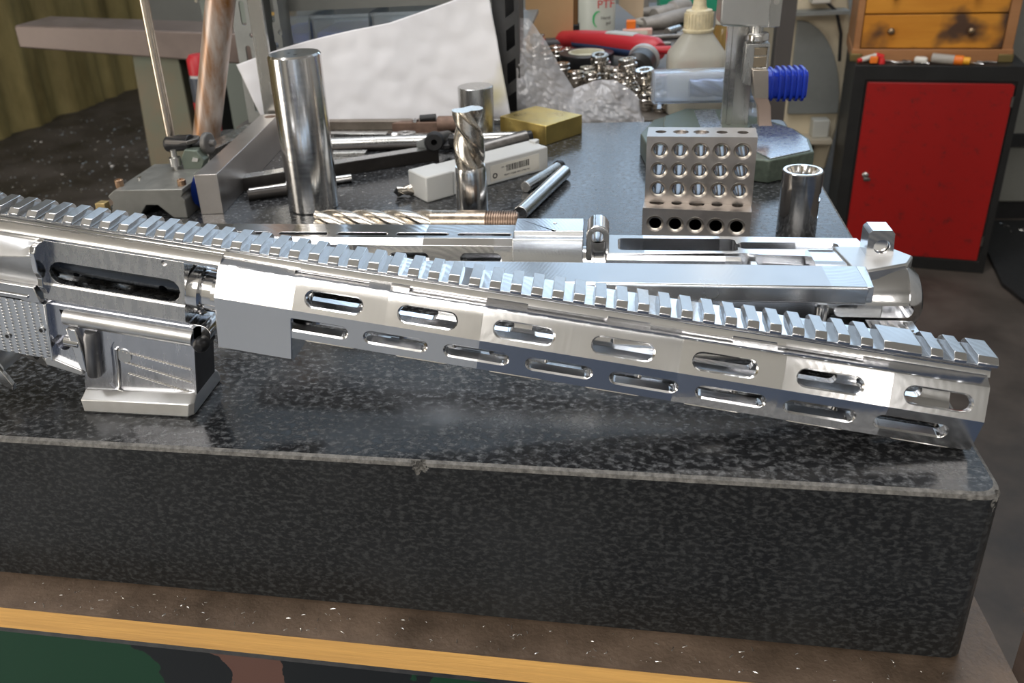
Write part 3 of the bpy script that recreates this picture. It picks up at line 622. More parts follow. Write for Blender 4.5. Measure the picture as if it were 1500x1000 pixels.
# plastic case with label
PC = thing('plastic_case', 'square frosted plastic tool case with a barcode label lying behind the standing end mill', 'case', (-110,415,0))
cx = Vector((-147.8,362,0)); dr_ = Vector((-49.5+147.8, 451.3-362, 0)); ln_ = dr_.length; ag = math.atan2(dr_.y, dr_.x)
MC = Matrix.Translation(cx) @ Matrix.Rotation(ag, 4, 'Z')
PLA = mat('frosted plastic', (.80,.80,.78), 0, .38, .03, 30, trans=.35, ior=1.35)
part('case_body', MB().box(4, ln_, 0, 29.5, .2, 22.5, MC), PLA, PC, bevel=1.2, seg=2)
part('case_cap', MB().box(-2.5, 26, -1.0, 30.5, 0, 23.4, MC), PLA, PC, bevel=1.4, seg=2, label='slightly wider frosted cap')
part('hang_tab', MB().prism([(ln_-4,14),(ln_+4,18),(ln_+4,22),(ln_-4,24)], 21, 25, 'z', MC), PLA, PC, bevel=.5)
LBW = mat('label paper', (.78,.75,.68), 0, .6)
lb = part('paper_label', MB().box(66, 122, -.3, -.05, 3, 18, MC), LBW, PC)
INK = mat('black ink', (.02,.02,.02), 0, .6)
rd = random.Random(4); x = 84
bars = MB()
while x < 110:
    w_ = rd.choice((.5,.8,1.3)); bars.box(x, x+w_, -.42, -.3, 9.5, 15.5, MC); x += w_+rd.choice((.5,.8))
part('barcode', bars, INK, lb)
p_ = MC @ Vector((96,-.42,6.2)); lettering('PDMT 11060E FRM 1TPR6 HU', 2.3, INK, lb, p_, (PI/2,0,ag), name='label_text')
p_ = MC @ Vector((82,-.42,14.2)); lettering('UPC  No.', 1.9, INK, lb, p_, (PI/2,0,ag), name='label_text')
part('round_mark', MB().lathe([(1.5,0),(2.6,0),(2.6,.12),(1.5,.12)], MC @ Vector((71,-.42,8)), MC.to_3x3() @ Vector((0,1,0)), 20, close=True), INK, lb)
# drill bit poking out by the case
DB = thing('drill_bit', 'short bronze-tinted drill bit with a black notch beside the plastic case', 'drill bit', (-172,376,0))
M = Matrix.Translation((-182,373,5.4)) @ Matrix.Rotation(.42, 4, 'Z') @ Matrix.Rotation(PI/2, 4, 'Y')
part('flutes', MB().loft(fluted(5, 3, 34, .7, 2, n=32, m=20, core=.5), M), HSS, DB, ang=38)
part('point', MB().lathe([(0,-.4),(4.2,3.2),(0,3.3)], (0,0,0), (0,0,1), 20, M), BLACK, DB, label='dark cutting point')
# ------------------------------------------------------------------ rods and bars lying on the plate
def rod(name, label, cat, p0, p1, r, m, group=None, extra=None, ends=True):
    c = tuple((Vector(p0)+Vector(p1))/2); c = (c[0], c[1], 0)
    t = thing(name, label, cat, c, None, group)
    part('shaft', MB().cyl(p0, p1, r, n=24), m, t, bevel=.4)
    if extra: extra(t)
    return t
def rodend(p, d, r):
    def f(t):
        a = Vector(p); b = Vector(d).normalized()
        part('collar', MB().cyl(a, a+b*5, r, n=20), BLACK, t, bevel=.4, label='black end collar')
    return f
rod('steel_rod', 'longer bright steel rod slanting down to the thread of the long end mill', 'rod', (-64,318,6.4), (-33,424,6.4), 6.2, BSTEEL, 'rods right of the plastic case')
rod('steel_rod', 'shorter steel rod with a black tip, beside the longer slanting rod', 'rod', (-65.5,386,5.2), (-40,442,5.2), 5, STEEL, 'rods right of the plastic case', rodend((-40,442,5.2), (.4,.9,0), 5.8))
rod('steel_rod', 'thin bright rod passing behind the tall cylinder', 'rod', (-322,378,4.0), (-234,418,4.0), 3.8, BSTEEL)
DB_ = mat('blackened bar', (.05,.045,.042), .7, .42, .2, 80)
tb = thing('steel_bar', 'flat dark steel bar running from the tall cylinder towards the ring-ended tool', 'bar', (-210,445,0))
M = Matrix.Translation((-334,392,0)) @ Matrix.Rotation(math.atan2(84,160), 4, 'Z')
part('bar_body', MB().box(0, 196, 0, 14, 0, 12.5, M), DB_, tb, bevel=.4); part('top_face', MB().box(.6, 195.4, .6, 13.4, 12.4, 12.8, M), STEEL, tb, label='worn bright top face')
tb = thing('ring_ended_tool', 'black ring-ended clamp tool resting on the dark flat bar', 'tool', (-160,486,0))
part('ring', MB().lathe([(3,-6),(8,-6),(9.4,-4.5),(9.4,5),(8,7),(3,7)], (-163,478,21.5), (.12,-1,.1), 32, close=True), BLKRUB, tb, ang=40)
part('body', MB().cyl((-163,484,20),(-157,520,14),8.5,6.5,n=24), BLACK, tb, bevel=.8)
part('wing', MB().loft([[(-150+i*0,482,12),(-150,482,24),(-150,496,24),(-150,496,12)],[(-138,484,15),(-138,484,21),(-138,492,21),(-138,492,15)]]), BLACK, tb, bevel=.8)
part('foot', MB().box(-172,-148,478,496,12.9,17), BLACK, tb, bevel=.6)
part('wing', MB().cyl((-172,486,17),(-182,490,14),6,4,n=16), mat('grey casting', (.22,.23,.23), .5, .5), tb, label='grey tapered side boss')
# rows of tools further back
def bar(name, label, cat, a, b, wd, h, z, m, group=None, bevel=.4, sub=None):
    a = Vector((*a, z)); b = Vector((*b, z)); d = b-a; c = (a+b)/2
    t = thing(name, label, cat, (c.x, c.y, 0), None, group)
    M = Matrix.Translation(a) @ Matrix.Rotation(math.atan2(d.y, d.x), 4, 'Z')
    part('bar_body', MB().box(0, d.length, -wd/2, wd/2, 0, h, M), m, t, bevel=bevel)
    if sub: sub(t, M, d.length)
    return t
GR = 'tools laid along the back of the plate'
bar('steel_bar', 'long square steel bar in front of the white paper', 'bar', (-335,611), (-150,603), 12, 10, 0, mat('brown steel', (.30,.26,.22), .9, .4, .2, 60), GR)
bar('steel_bar', 'thin flat steel strip lying against the foot of the white paper', 'bar', (-350,628), (-100,622), 10, 5, 0, STEEL, GR)
def ends(t, M, l):
    part('neck', MB().cyl(M @ Vector((l,0,4)), M @ Vector((l+6,0,4)), 3, n=16), BLACK, t)
    part('tip', MB().lathe([(0,0),(5,.3),(5,6),(3,8),(0,8.1)], M @ Vector((l+6,0,4)), M.to_3x3() @ Vector((1,0,0)), 20), BSTEEL, t)
bar('wrench_handle', 'grey bar with a round tip, left of the flat spanner', 'tool', (-318,566), (-232,560), 9, 8, 0, STEEL, GR, sub=ends)
def eye(t, M, l):
    part('eye', cut(MB().prism(ell(-2,0,11,8,0,360,24,full=True), 0, 8, 'z', M), [MB().cyl(M @ Vector((-3,0,-1)), M @ Vector((-3,0,10)), 3.4, n=20)], ORG[t.name]), STEEL, t, bevel=.5, label='rounded end with an eye')
bar('flat_spanner', 'flat grey spanner with an eye, behind the long round rod', 'tool', (-209,561), (-98,553), 11, 6, 0, STEEL, GR, sub=eye)
rod('long_round_rod', 'long grey round rod lying across the back of the plate', 'rod', (-310,523,7), (-72,540,7), 6, STEEL, GR)
rod('long_round_rod', 'dark rod just below the long grey one', 'rod', (-312,514,4), (-96,528,4), 3.6, DB_, GR)
bar('steel_bar', 'short grey flat strip near the tall cylinder', 'bar', (-295,505), (-242,505), 10, 4, 0, STEEL, GR)
rod('shank_tool', 'dark octagonal shank tool with a bright tip pointing at the brass block', 'tool', (-117,488,9), (-74,508,15), 8, DSTEEL, GR, rodend((-74,508,15), (1,.45,.1), 6.5))
tb = thing('small_clamp', 'small brown clamp lying by the foot of the white paper', 'clamp', (-205,598,0))
part('clamp_body', MB().prism([(-232,582),(-176,582),(-180,592),(-222,592)], 0, 13, 'z'), mat('brown iron', (.20,.13,.10), .4, .6, .3, 90), tb, bevel=.8)
part('clamp_screw', MB().cyl((-200,588,16),(-182,588,17),4,n=16), BLACK, tb); part('clamp_barrel', MB().cyl((-180,587,10),(-158,587,10),8.4,n=20), mat('brown iron', (.2,.13,.1)), tb, bevel=.6)
solo('small_nut', MB().lathe([(1.6,0),(3.8,0),(3.8,3),(1.6,3)], (-205,585,13.2), (0,0,1), 6, close=True), BSTEEL, (-205,585,13.2), 'tiny bright nut sitting on the small brown clamp', 'nut')
solo('short_rod', MB().cyl((-316,392.2,12.4),(-276,412.2,12.4),3.6,n=18) if False else MB().cyl((-318,366,5.2),(-262,390,5.2),5,n=18), DB_, (-290,378,0), 'short dark rod beside the grey slab, left of the tall cylinder', 'rod')
# ------------------------------------------------------------------ grey slab, upright bar, V block, surface gauge
SL = thing('steel_slab', 'long grey steel slab on edge left of the tall cylinder', 'slab', (-345,430,0))
M = Matrix.Translation((-348.9,330.8,0)) @ Matrix.Rotation(.085, 4, 'Z')
part('slab_body', MB().box(0, 20.6, 0, 208, 0, 36.8, M), mat('fine ground steel', (.52,.49,.47), 1, .36, .06, 50, .04), SL, bevel=.4)
part('end_stain', MB().cyl((-352,528,36.8),(-352,528,37.1),6,n=16), mat('brown stain', (.16,.1,.07), .5, .6), SL, label='round brown stain on the top')
solo('upright_bar', MB().box(-367, -351, 548, 553, 0, 215), STEEL, (-359,550,0), 'upright flat steel bar standing behind the grey slab', 'bar', bevel=.5)
solo('open_ring', MB().lathe([(6.5,0),(9.5,0),(9.5,3),(6.5,3)], (-399,556,.1), (0,0,1), 28, close=True), BSTEEL, (-399,556,.1), 'small bright ring lying behind the grey slab', 'ring', bevel=.6)
bar('steel_bar', 'grey steel bar flat on the plate left of the long slab', 'bar', (-412,470), (-392,575), 22, 16, 0, STEEL)
VB = thing('surface_gauge', 'surface gauge with a notched cast base, clamp and tall thin rod', 'surface gauge', (-393,360,0))
prof_ = [(-429,0),(-405,0),(-395,12),(-384,12),(-371,0),(-357.6,0),(-357.6,17),(-360,20),(-357.6,23),(-358,27),(-423,26),(-428.6,22),(-430.5,20),(-426.6,15),(-430,6)]
VM = Matrix(((1,0,0,0),(0,1,0,0),(0,0,1,0),(0,0,0,1))) @ Matrix.Translation((0,0,0))
part('base', MB().prism(prof_, 322, 398, 'y', Matrix.Rotation(0,4,'Z')), mat('grey cast iron', (.25,.25,.235), .65, .45, .1, 60, .06, .02, 300), VB, bevel=.7)
for x, y, k in ((-424,334,'a'),(-363,333,'b')):
    part('locating_pin', MB().lathe([(0,25),(3.6,25.01),(3.8,26),(3.8,31.6),(3.2,32.2),(1.6,32.2),(1.6,31.6),(0,31.6)], (x,y,0), (0,0,1), 20), mat('copper pin', (.50,.33,.22), 1, .35), VB)
part('small_screw', MB().cyl((-414,352,26),(-414,352,28),1.8,n=12), BSTEEL, VB)
rdm = mat('warm bright rod', (.72,.62,.52), 1, .26, .1, 60)
part('rod', MB().cyl((-403,402,42),(-401.5,402,330),4.1,n=24), rdm, VB)
part('clamp_barrel', MB().cyl((-404,396,46),(-377,391,49),7.4,n=26), BLACK, VB, bevel=.8)
part('clamp_plate', MB().prism([(-403,388),(-378,384),(-371,392),(-374,404),(-398,408)], 48, 52, 'z'), mat('worn blackened steel', (.18,.17,.16), .8, .4), VB, bevel=.7)
part('thumb_wheel', MB().lathe([(0,-3),(9,-3),(10.4,-2),(10.4,2),(9,3),(3,3.2),(3,8),(0,8.1)], (-364,397,46), (1,-.1,.05), 30), mat('grey knurled wheel', (.16,.155,.15), .6, .5), VB, bevel=.5)
part('wheel_shaft', MB().cyl((-377,392,47),(-366,396,46),3.2,n=14), BLACK, VB)
part('adjusting_screw', MB().lathe([(0,20),(2.6,20.2),(2.6,30),(5.4,30.2),(5.4,38),(2.8,38.4),(2.8,45),(0,45.1)], (-391,380,0), (0,0,1), 20), STEEL, VB)
part('rocker', MB().prism([(-384,26),(-366,26),(-362,34),(-368,44),(-380,45),(-385,36)], 380, 392, 'y'), mat('dull green steel', (.16,.19,.16), .6, .45), VB, bevel=.8)
part('foil_scrap', MB().prism([(-374,34),(-368,34),(-367,37),(-372,38)], 378.6, 379.8, 'y'), BSTEEL, VB, label='tiny bright foil scrap')
solo('brass_piece', MB().prism([(-450,329),(-440.5,329),(-440,337),(-449,338)], 0, 11, 'z'), mat('dull brass', (.55,.42,.20), .8, .45, .15, 60), (-445,333,0), 'small brass piece left of the surface gauge base', 'brass piece', bevel=.5)
BLU = mat('blue plastic', (.006,.025,.17), 0, .35)
solo('blue_clamp_grip', MB().loft([[(-352.5+1.2*math.cos(a)*3-4.2*0, 345+7*math.cos(a), 14+14*math.sin(a)) for a in [2*PI*i/20 for i in range(20)]], [(-355.5+1.2*math.cos(a), 352+9*math.cos(a)*2, 17+16*math.sin(a)) for a in [2*PI*i/20 for i in range(20)]]]), BLU, (-354,348,0), 'dark blue plastic grip between the surface gauge and the grey slab', 'grip', ang=60)
PI_ = thing('rusty_pipe', 'thick rust-streaked steel pipe leaning up out of view on the left', 'pipe', (-441,560,0))
part('pipe_wall', MB().lathe([(11.5,0),(15.2,0),(15.8,330),(11.5,330)], (-446,556,1.5), (.33,-.12,.93), 40, close=True), RUSTY, PI_, ang=40)
# ------------------------------------------------------------------ height gauge
HG2 = thing('height_gauge', 'steel height gauge with a mottled green cast base behind the drilled blocks', 'height gauge', (120,490,0))
HAM = mat('green cast iron paint', (.10,.125,.10), .25, .36, .25, 240, .08, .05, 700)
HTOP = mat('base top with sky sheen', (.42,.45,.48), .85, .27, .15, 260, .08, .05, 900)  # paler bluish tone puts the sky's reflection into the colour
bp_ = [(37,497),(42,452),(66,426),(96,430),(104,462)]+ell(128,440,20,26,150,268,10)+[(141,407),(182,432),(186,470),(180,505),(166,530),(150,556),(120,580),(82,578),(52,548)]
part('base', MB().prism(bp_, .3, 20.6, 'z'), HAM, HG2, bevel=1.2, ang=40)
part('base_top', MB().prism([(132,436),(142,411),(179,434),(183,468),(177,503),(160,528),(140,520),(128,470)], 20.4, 21.6, 'z'), HTOP, HG2, bevel=.5, label='top face with a bluish sky sheen in its colour')
part('base_bridge', MB().prism([(58,500),(78,478),(132,478),(140,500),(138,560),(84,568),(62,540)], 20.5, 26.5, 'z'), HAM, HG2, bevel=1.4)
part('base_pad', MB().prism([(92,484),(112,484),(112,556),(92,556)], 26.3, 27.6, 'z'), HTOP, HG2, bevel=.4)
part('column', MB().box(117, 136.5, 503, 512, 26, 320), STEEL, HG2, bevel=.5)
part('column_scale', MB().box(116.6, 121.5, 502.4, 503.2, 27, 320), BSTEEL, HG2)
part('column_edge', MB().box(112, 116.9, 505, 512, 26, 320), BSTEEL, HG2, bevel=.4)
HD = part('slider_head', MB().prism([(104,121),(151,118),(153,122),(153,190),(103,190),(102.5,125)], 486, 520, 'y'), mat('brushed housing steel', (.60,.60,.59), 1, .3, .05, 40), HG2, bevel=2, seg=3)
part('head_side', MB().box(143, 153.5, 483.5, 487, 119, 190), STEEL, HD, bevel=.6)
part('screw', MB().cyl((148,482,141),(148,484,141),2.6,n=18), BSTEEL, HD)
part('clamp_neck', MB().cyl((135,492,108),(135,492,122),6,n=20), STEEL, HG2)
part('knurled_knob', MB().lathe([(0,108),(8.6,108.2),(9.8,109.6),(9.8,114),(8.8,115.6),(0,116.2)], (134.5,480,0), (0,0,1), 36), BSTEEL, HG2, bevel=.3, label='round knurled clamp knob')
CL = part('clamp_frame', cut(MB().prism([(123.5,73),(131,70),(131,84),(144.5,84),(144.5,107),(124.5,107)], 473, 487, 'y'), [MB().box(131.6,142.6,470,476,86,104)], ORG[HG2.name]), STEEL, HG2, bevel=.6)
part('clamp_shoe', MB().box(131.8, 142.4, 474.5, 482, 96.4, 103.2), BRASS if False else mat('bronze shoe', (.48,.40,.30), 1, .3), CL, bevel=.4)
part('clamp_shoe', MB().box(131.8, 142.4, 474.5, 482, 86.4, 95.2), mat('bronze shoe', (.48,.40,.30)), CL, bevel=.4)
SR = part('scriber_arm', MB().prism([(130.5,85.5),(144,84.5),(146.4,59.5),(134,60.5)], 467, 483, 'y'), mat('warm ground steel', (.60,.54,.48), 1, .34, .05, 60), HG2, bevel=.5)
part('scriber_tip', MB().prism([(134,60.4),(146.2,59.4),(149.4,52),(151,38),(152.6,33.5),(140.6,33.5),(139.4,43),(138,52)], 470, 478, 'y'), mat('pinkish carbide tip', (.68,.52,.44), 1, .38), SR, bevel=.4)
# boxed end mill lying on the gauge base
TC = thing('tool_case', 'clear plastic case with blue ribbed cap holding an end mill, behind the height gauge', 'case', (110,572,0))
TR = mat('clear plastic', (.80,.86,.95), 0, .12, trans=.85, ior=1.2)
def sq(x, h, r, cy=578, cz=47.5):
    o = []
    for i in range(24):
        a = 2*PI*i/24+PI/24; c_, s_ = math.cos(a), math.sin(a); e = 5
        k = (abs(c_)**e+abs(s_)**e)**(-1/e); o.append((x, cy+h*k*c_, cz+h*k*s_))
    return o
part('clear_body', MB().loft([sq(50.5,14.8,0), sq(52,16.2,0), sq(158,16.2,0), sq(158,14.6,0), sq(53,14.4,0), sq(52.5,13,0)]), TR, TC, ang=40)
CP = part('blue_cap', MB().loft([sq(157,14.2,0), sq(166,14.2,0), sq(166,15.6,0), sq(168.2,15.6,0), sq(168.2,13.6,0), sq(200,13.6,0)]), mat('royal blue plastic', (.012,.04,.42), 0, .3), TC, bevel=.3, ang=40, label='royal blue cap')
for k in range(5): part('cap_rib', MB().loft([sq(172.5+5.6*k,16.4,0), sq(175.2+5.6*k,16.4,0)]), mat('royal blue plastic', (.012,.04,.42)), CP, bevel=.4, ang=40)
M = Matrix.Translation((88,578,45)) @ Matrix.Rotation(PI/2, 4, 'Y')
part('end_mill', MB().loft(fluted(10, 0, 46, .55, 4, core=.7, m=40), M).cyl((133,578,45),(156,578,45),9.6,n=24), mat('dark coated cutter', (.22,.25,.32), .9, .28), TC, ang=38, label='dark end mill inside')
part('front_foot', MB().box(56,60,566,590,26.6,31.6), TR, TC); part('front_foot', MB().box(150,154,566,590,21,31.6), TR, TC)

# ------------------------------------------------------------------ bench behind the plate
BENCH = mat('grimy bench top', (.05,.043,.037), 0, .5, 0, 12, .1, .4, 60, col2=(.16,.14,.12), contrast=(.3,.75))
bt = thing('workbench', 'grimy brown workbench behind the granite plate', 'workbench', (150,1150,-900))
part('bench_top', MB().box(-460, 178, 672, 1640, -52, -12), BENCH, bt, bevel=2)
for x, y in ((-440,700),(128,700),(-440,1590),(128,1590)): part('leg', MB().box(x, x+45, y, y+45, -900, -52), mat('grey bench leg', (.16,.17,.17), .3, .5), bt)
# shelf rack
SHM = mat('dark slotted steel', (.07,.07,.072), .5, .5, .15, 40); SHG = mat('grey slotted steel', (.30,.31,.30), .4, .45, .1, 40)
sr = thing('shelf_rack', 'slotted steel shelf rack standing on the bench behind the white paper', 'shelf rack', (-270,720,-12))
def upright(x0, x1, y0, m, nm):
    b = MB().box(x0, x1, y0, y0+3, -12, 420)
    c = MB()
    k = 0; z = 6
    while z < 400:
        c.slot(((x0+x1)/2+(5 if k % 2 else -4), y0+1.5, z+11), 30 if k % 2 == 0 else 9, 7, 6, (0,-1,0), along=(0,0,1) if k % 2 == 0 else (1,0,0), n=4); z += 27; k += 1
    part('upright', cut(b, [c]), m, sr, label=nm)
    part('upright_side', MB().box(x1-3, x1, y0+3, y0+38, -12, 420), m, sr)
upright(-449, -412, 690, SHG, 'pale grey slotted upright'); upright(-404, -394, 705, SHG, None)
for x0 in (-124,):
    b = MB().box(x0, x0+30, 664, 667, -12, 420); c = MB()
    for i in range(9):
        z0 = -4+38*i; c.add([(x0+15,660,z0),(x0+25,660,z0+7),(x0+25,660,z0+31),(x0+15,660,z0+24),(x0+15,670,z0),(x0+25,670,z0+7),(x0+25,670,z0+31),(x0+15,670,z0+24)], [(0,1,2,3),(7,6,5,4),(0,4,5,1),(1,5,6,2),(2,6,7,3),(3,7,4,0)])
    part('upright', cut(b, [c]), SHM, sr, label='dark upright with slanted slots'); part('upright_side', MB().box(x0+26, x0+30, 667, 720, -12, 420), SHM, sr); part('upright_back', MB().box(x0-2, x0+30, 722, 726, -12, 420), BLKRUB, sr)
part('shelf', MB().box(-440, -96, 745, 1000, 66, 72), SHG, sr, bevel=.8); part('shelf_lip', MB().box(-440, -96, 742, 746, 118, 160), mat('grey painted lip', (.17,.175,.165), .2, .5, .1, 20), sr)
part('shelf', MB().box(-440, -96, 745, 1000, 154, 160), SHG, sr)
BIN = mat('hazy bin plastic', (.72,.78,.82), 0, .2, trans=.8, ior=1.1); BINB = mat('blue insert', (.05,.12,.55), 0, .5)
for i, (x0, x1) in enumerate(((-428,-372),(-369,-292),(-289,-214))):
    t = thing('parts_bin', ['hazy plastic bin with blue contents nearest the grey upright','hazy plastic bin, middle of the row on the rack shelf','hazy plastic bin partly behind the rising edge of the white paper'][i], 'bin', ((x0+x1)/2,800,72), None, 'plastic bins on the rack')
    part('bin_body', cut(MB().box(x0, x1, 752, 860, 72.2, 110), [MB().box(x0+2, x1-2, 754, 858, 74.5, 112)]), BIN, t, bevel=.8)
    part('bin_lip', MB().box(x0-.8, x1+.8, 749.5, 752.5, 106, 110.5), BIN, t, bevel=.5)
    if i < 2: part('contents', MB().box(x0+4, x1-4, 756, 850, 75, 88), BINB, t, bevel=2, label='blue contents')
part_g = mat('grey bin insert', (.4,.42,.42), .2, .5)
# white paper: creased sheet leaning on the rack
PAP = mat('white paper', (.82,.82,.86), 0, .75, .02, 8)
nt = PAP.node_tree; N = nt.nodes; L = nt.links
tcn = N.new('ShaderNodeTexCoord'); st_ = N.new('ShaderNodeTexNoise'); st_.inputs['Scale'].default_value = 11; st_.inputs['Detail'].default_value = 2; L.new(tcn.outputs['Object'], st_.inputs['Vector'])
rr_ = N.new('ShaderNodeValToRGB'); rr_.color_ramp.elements[0].position = .62; rr_.color_ramp.elements[1].position = .78; rr_.color_ramp.elements[0].color = (.82,.82,.86,1); rr_.color_ramp.elements[1].color = (.62,.58,.40,1)
L.new(st_.outputs['Fac'], rr_.inputs[0]); L.new(rr_.outputs[0], N['Principled BSDF'].inputs['Base Color'])
def sheet(corn, y0, lean, nu, nv, amp, seed, f1, thick=.5, top=None):
    """corn: bottom-left, bottom-right, top-right, top-left as (x, z); lean: y offset at the top"""
    bl, br, tr, tl_ = [Vector(c) for c in corn]; vs = []; fs = []
    for i in range(nu+1):
        for j in range(nv+1):
            u, v = i/nu, j/nv
            p = (bl*(1-u)+br*u)*(1-v)+(tl_*(1-u)+tr*u)*v
            if top: p.y += top(u)*v
            q = Vector((p.x*f1, p.y*f1, seed))
            rdg = 1-abs(noise.noise(q))*2; rd2 = 1-abs(noise.noise(q*2.3+Vector((9,4,1))))*2
            yy = y0+lean*v+amp*(rdg*.6+rd2*.3+.5*noise.noise(q*5))
            vs.append((p.x, yy, p.y))
    for i in range(nu):
        for j in range(nv): a = i*(nv+1)+j; fs.append((a, a+nv+1, a+nv+2, a+1))
    return MB().add(vs, fs)
ps = sheet([(-405,3),(-103,2),(-126,146),(-434,71)], 634, 12, 150, 70, 2.6, 2.0, .011, top=lambda u: 7*math.sin(PI*min(1,u*1.6))*(1 if u < .62 else 0)+(-6*math.sin(PI*u)))
o = solo('paper_sheet', ps, PAP, (-270,636,2), 'large creased white paper sheet with faint stains propped behind the tools', 'paper', ang=80)
sm = o.modifiers.new('thickness', 'SOLIDIFY'); sm.thickness = .0004
# bubble wrap / crumpled clear film
BW = bpy.data.materials.new('crumpled clear film'); BW.use_nodes = True; nt = BW.node_tree; N = nt.nodes; L = nt.links; pb = N['Principled BSDF']
pb.inputs['Base Color'].default_value = (.74,.74,.78,1); pb.inputs['Roughness'].default_value = .16; pb.inputs['Specular IOR Level'].default_value = .9
trn = N.new('ShaderNodeBsdfTransparent'); mxs = N.new('ShaderNodeMixShader'); mxs.inputs[0].default_value = .40
L.new(trn.outputs[0], mxs.inputs[1]); L.new(pb.outputs[0], mxs.inputs[2]); L.new(mxs.outputs[0], N['Material Output'].inputs['Surface'])
def bt_top(x):
    pts = [(-100,106),(-84,107),(-64,79),(-48,48),(-33,24),(-9,33),(13,34),(30,24),(42,10),(47,-11)]
    for (a, za), (b_, zb) in zip(pts, pts[1:]):
        if x <= b_: return za+(zb-za)*(x-a)/(b_-a)
    return -11
vs = []; fs = []; nu, nv = 120, 80
for i in range(nu+1):
    x = -98+146*i/nu; zt = max(bt_top(x), -10)+2.2*noise.noise(Vector((x*.09,1,1)))
    for j in range(nv+1):
        v = j/nv; z = -11.6+(zt+11.6)*v; q = Vector((x*.03, z*.03+x*.012, 4))
        a_ = 1-abs(noise.noise(q))*2; b_ = 1-abs(noise.noise(q*2.7+Vector((3,3,3))))*2
        vs.append((x, 655+22*v*v+3.6*a_+1.7*b_+1.1*noise.noise(q*9), z))
for i in range(nu):
    for j in range(nv): a = i*(nv+1)+j; fs.append((a, a+nv+1, a+nv+2, a+1))
solo('plastic_wrap', MB().add(vs, fs), BW, (-30,660,-11.6), 'crumpled clear plastic wrap heaped behind the brass block', 'plastic wrap', ang=50)
# collets
cp = []
prof_c = [(4.5,0),(6.2,0),(7.6,2),(7.6,4),(9.4,6),(9.4,8),(8.6,8.6),(8.6,9.8),(11.6,10.6),(12.2,12),(12.2,14.6),(11,16),(9.6,16.4),(9.6,18),(11.4,18.8),(11.4,21),(10.4,22),(6.5,22),(5,16),(4.5,4)]
col0 = None
spots = [(-57,905,0,0),(-36,845,0,0),(-20,872,0,0),(-14,835,0,.0),(4,868,0,0),(0,905,0,0),(19,858,0,0),(36,838,0,0),(20,815,0,0),(44,805,0,0),(30,775,0,0),(50,768,0,0),(66,790,0,0),(44,740,0,0),(62,745,0,0),(52,712,0,0),(68,702,0,0),(34,806,22,.1),(52,738,22,.11),(-4,850,21,.15),
         (-108,1010,0,0),(-92,1035,0,0),(-86,985,0,0),(-70,1005,0,0),(-98,1012,22,.2),(-72,1040,0,0),(-54,1020,0,0)]
for i, (x, y, z, a) in enumerate(spots):
    near_ = y < 950
    lb_ = 'ringed steel collet in the pile between the plastic wrap and the gauge base' if near_ else 'ringed steel collet in the pile beside the brown cardboard sheet'
    if col0 is None:
        b = MB().lathe(prof_c, (0,0,0), (0,0,1), 32, close=True); c = MB()
        for k in range(6): c.box(8.2, 13, -.6, .6, 9, 23, Matrix.Rotation(2*PI*k/6, 4, 'Z'))
        me = cut(b, [c]); o = bpy.data.objects.new('collet', me); COL.objects.link(o); ORG[o.name] = (0,0,0); finish(o, mat('polished collet', (.66,.62,.57), 1, .15), 0, 35); col0 = o
    else: o = col0.copy(); COL.objects.link(o)
    o.location = W(x, y, -12+z+(1 if a else 0)); o.rotation_euler = (a, -a, i*.7)
    if a: lb_ = {.1: 'steel collet perched on the pile just left of the oil bottle', 0.11: 'steel collet perched on the pile touching the clear tool case', .15: 'steel collet tilted on top of the pile below the tape roll', .2: 'steel collet perched highest in the pile by the brown cardboard'}.get(a, lb_)
    tag(o, lb_, 'collet', 'steel collets piled near the plastic wrap' if near_ else 'steel collets piled beside the brown cardboard')
# tape roll
tp_ = thing('tape_roll', 'black roll of tape with a pale core lying above the steel collets', 'tape', (-24,962,-12))
part('tape_body', MB().lathe([(26,0),(39,0),(40,1.5),(40,24),(39,25),(26,25)], (-24,962,-12), (0,0,1), 56, close=True), mat('black tape', (.018,.018,.022), 0, .35), tp_, ang=40)
part('core', MB().lathe([(23,.5),(26.2,.5),(26.2,26),(23,26)], (-24,962,-12), (0,0,1), 48, close=True), mat('pale cardboard core', (.62,.60,.48), 0, .7), tp_, ang=40)
part('core_disc', MB().cyl((-24,962,-11.5),(-24,962,7),22.8,n=40), mat('pale cardboard core', (.6,.6,.5)), tp_)
# grinder
RED = mat('red tool plastic', (.45,.02,.03), 0, .4); NAVY = mat('navy tool plastic', (.03,.05,.12), 0, .45)
gd = thing('power_tool', 'red and navy cordless power tool lying behind the collets', 'power tool', (30,930,-12))
def oval(c, d, rw, rh, n=20):
    c = Vector(c); d = Vector(d).normalized(); s_ = d.cross(Vector((0,0,1))).normalized(); u_ = s_.cross(d)
    return [tuple(c+rw*math.cos(2*PI*i/n)*s_+rh*math.sin(2*PI*i/n)*u_) for i in range(n)]
dd = Vector((120,-95,0)); 
def gl(t0, lst, m, nm, lab=None, par=None): return part(nm, MB().loft([oval(Vector((-50,1075,14))+Vector((130,-130,0))*t+Vector((0,0,z)), (1,-1,0), w_, h_) for t, w_, h_, z in lst]), m, par or gd, ang=50, label=lab)
HB = gl(0, [(-.15,10,8,-4),(-.1,17,13,-2),(.15,20,16,0),(.4,19,17,2),(.7,20,18,3),(.95,19,17,2),(1.0,14,12,0)], RED, 'housing')
gl(0, [(.12,20.8,9,-3),(.4,20.2,10,-3),(.8,21,11,-3),(.9,19,9,-4)], NAVY, 'side_grip', None, HB)
gl(0, [(.45,9,3.2,16.6),(.5,10,3.4,17.6),(.72,10,3.2,18.6),(.76,9,2.6,18.4)], mat('grey label', (.42,.43,.42), 0, .5), 'type_plate', None, HB)
part('battery', MB().box(-104,-60,1068,1118,-12,14), mat('dark grey plastic', (.06,.06,.065), 0, .5), gd, bevel=6, seg=3)
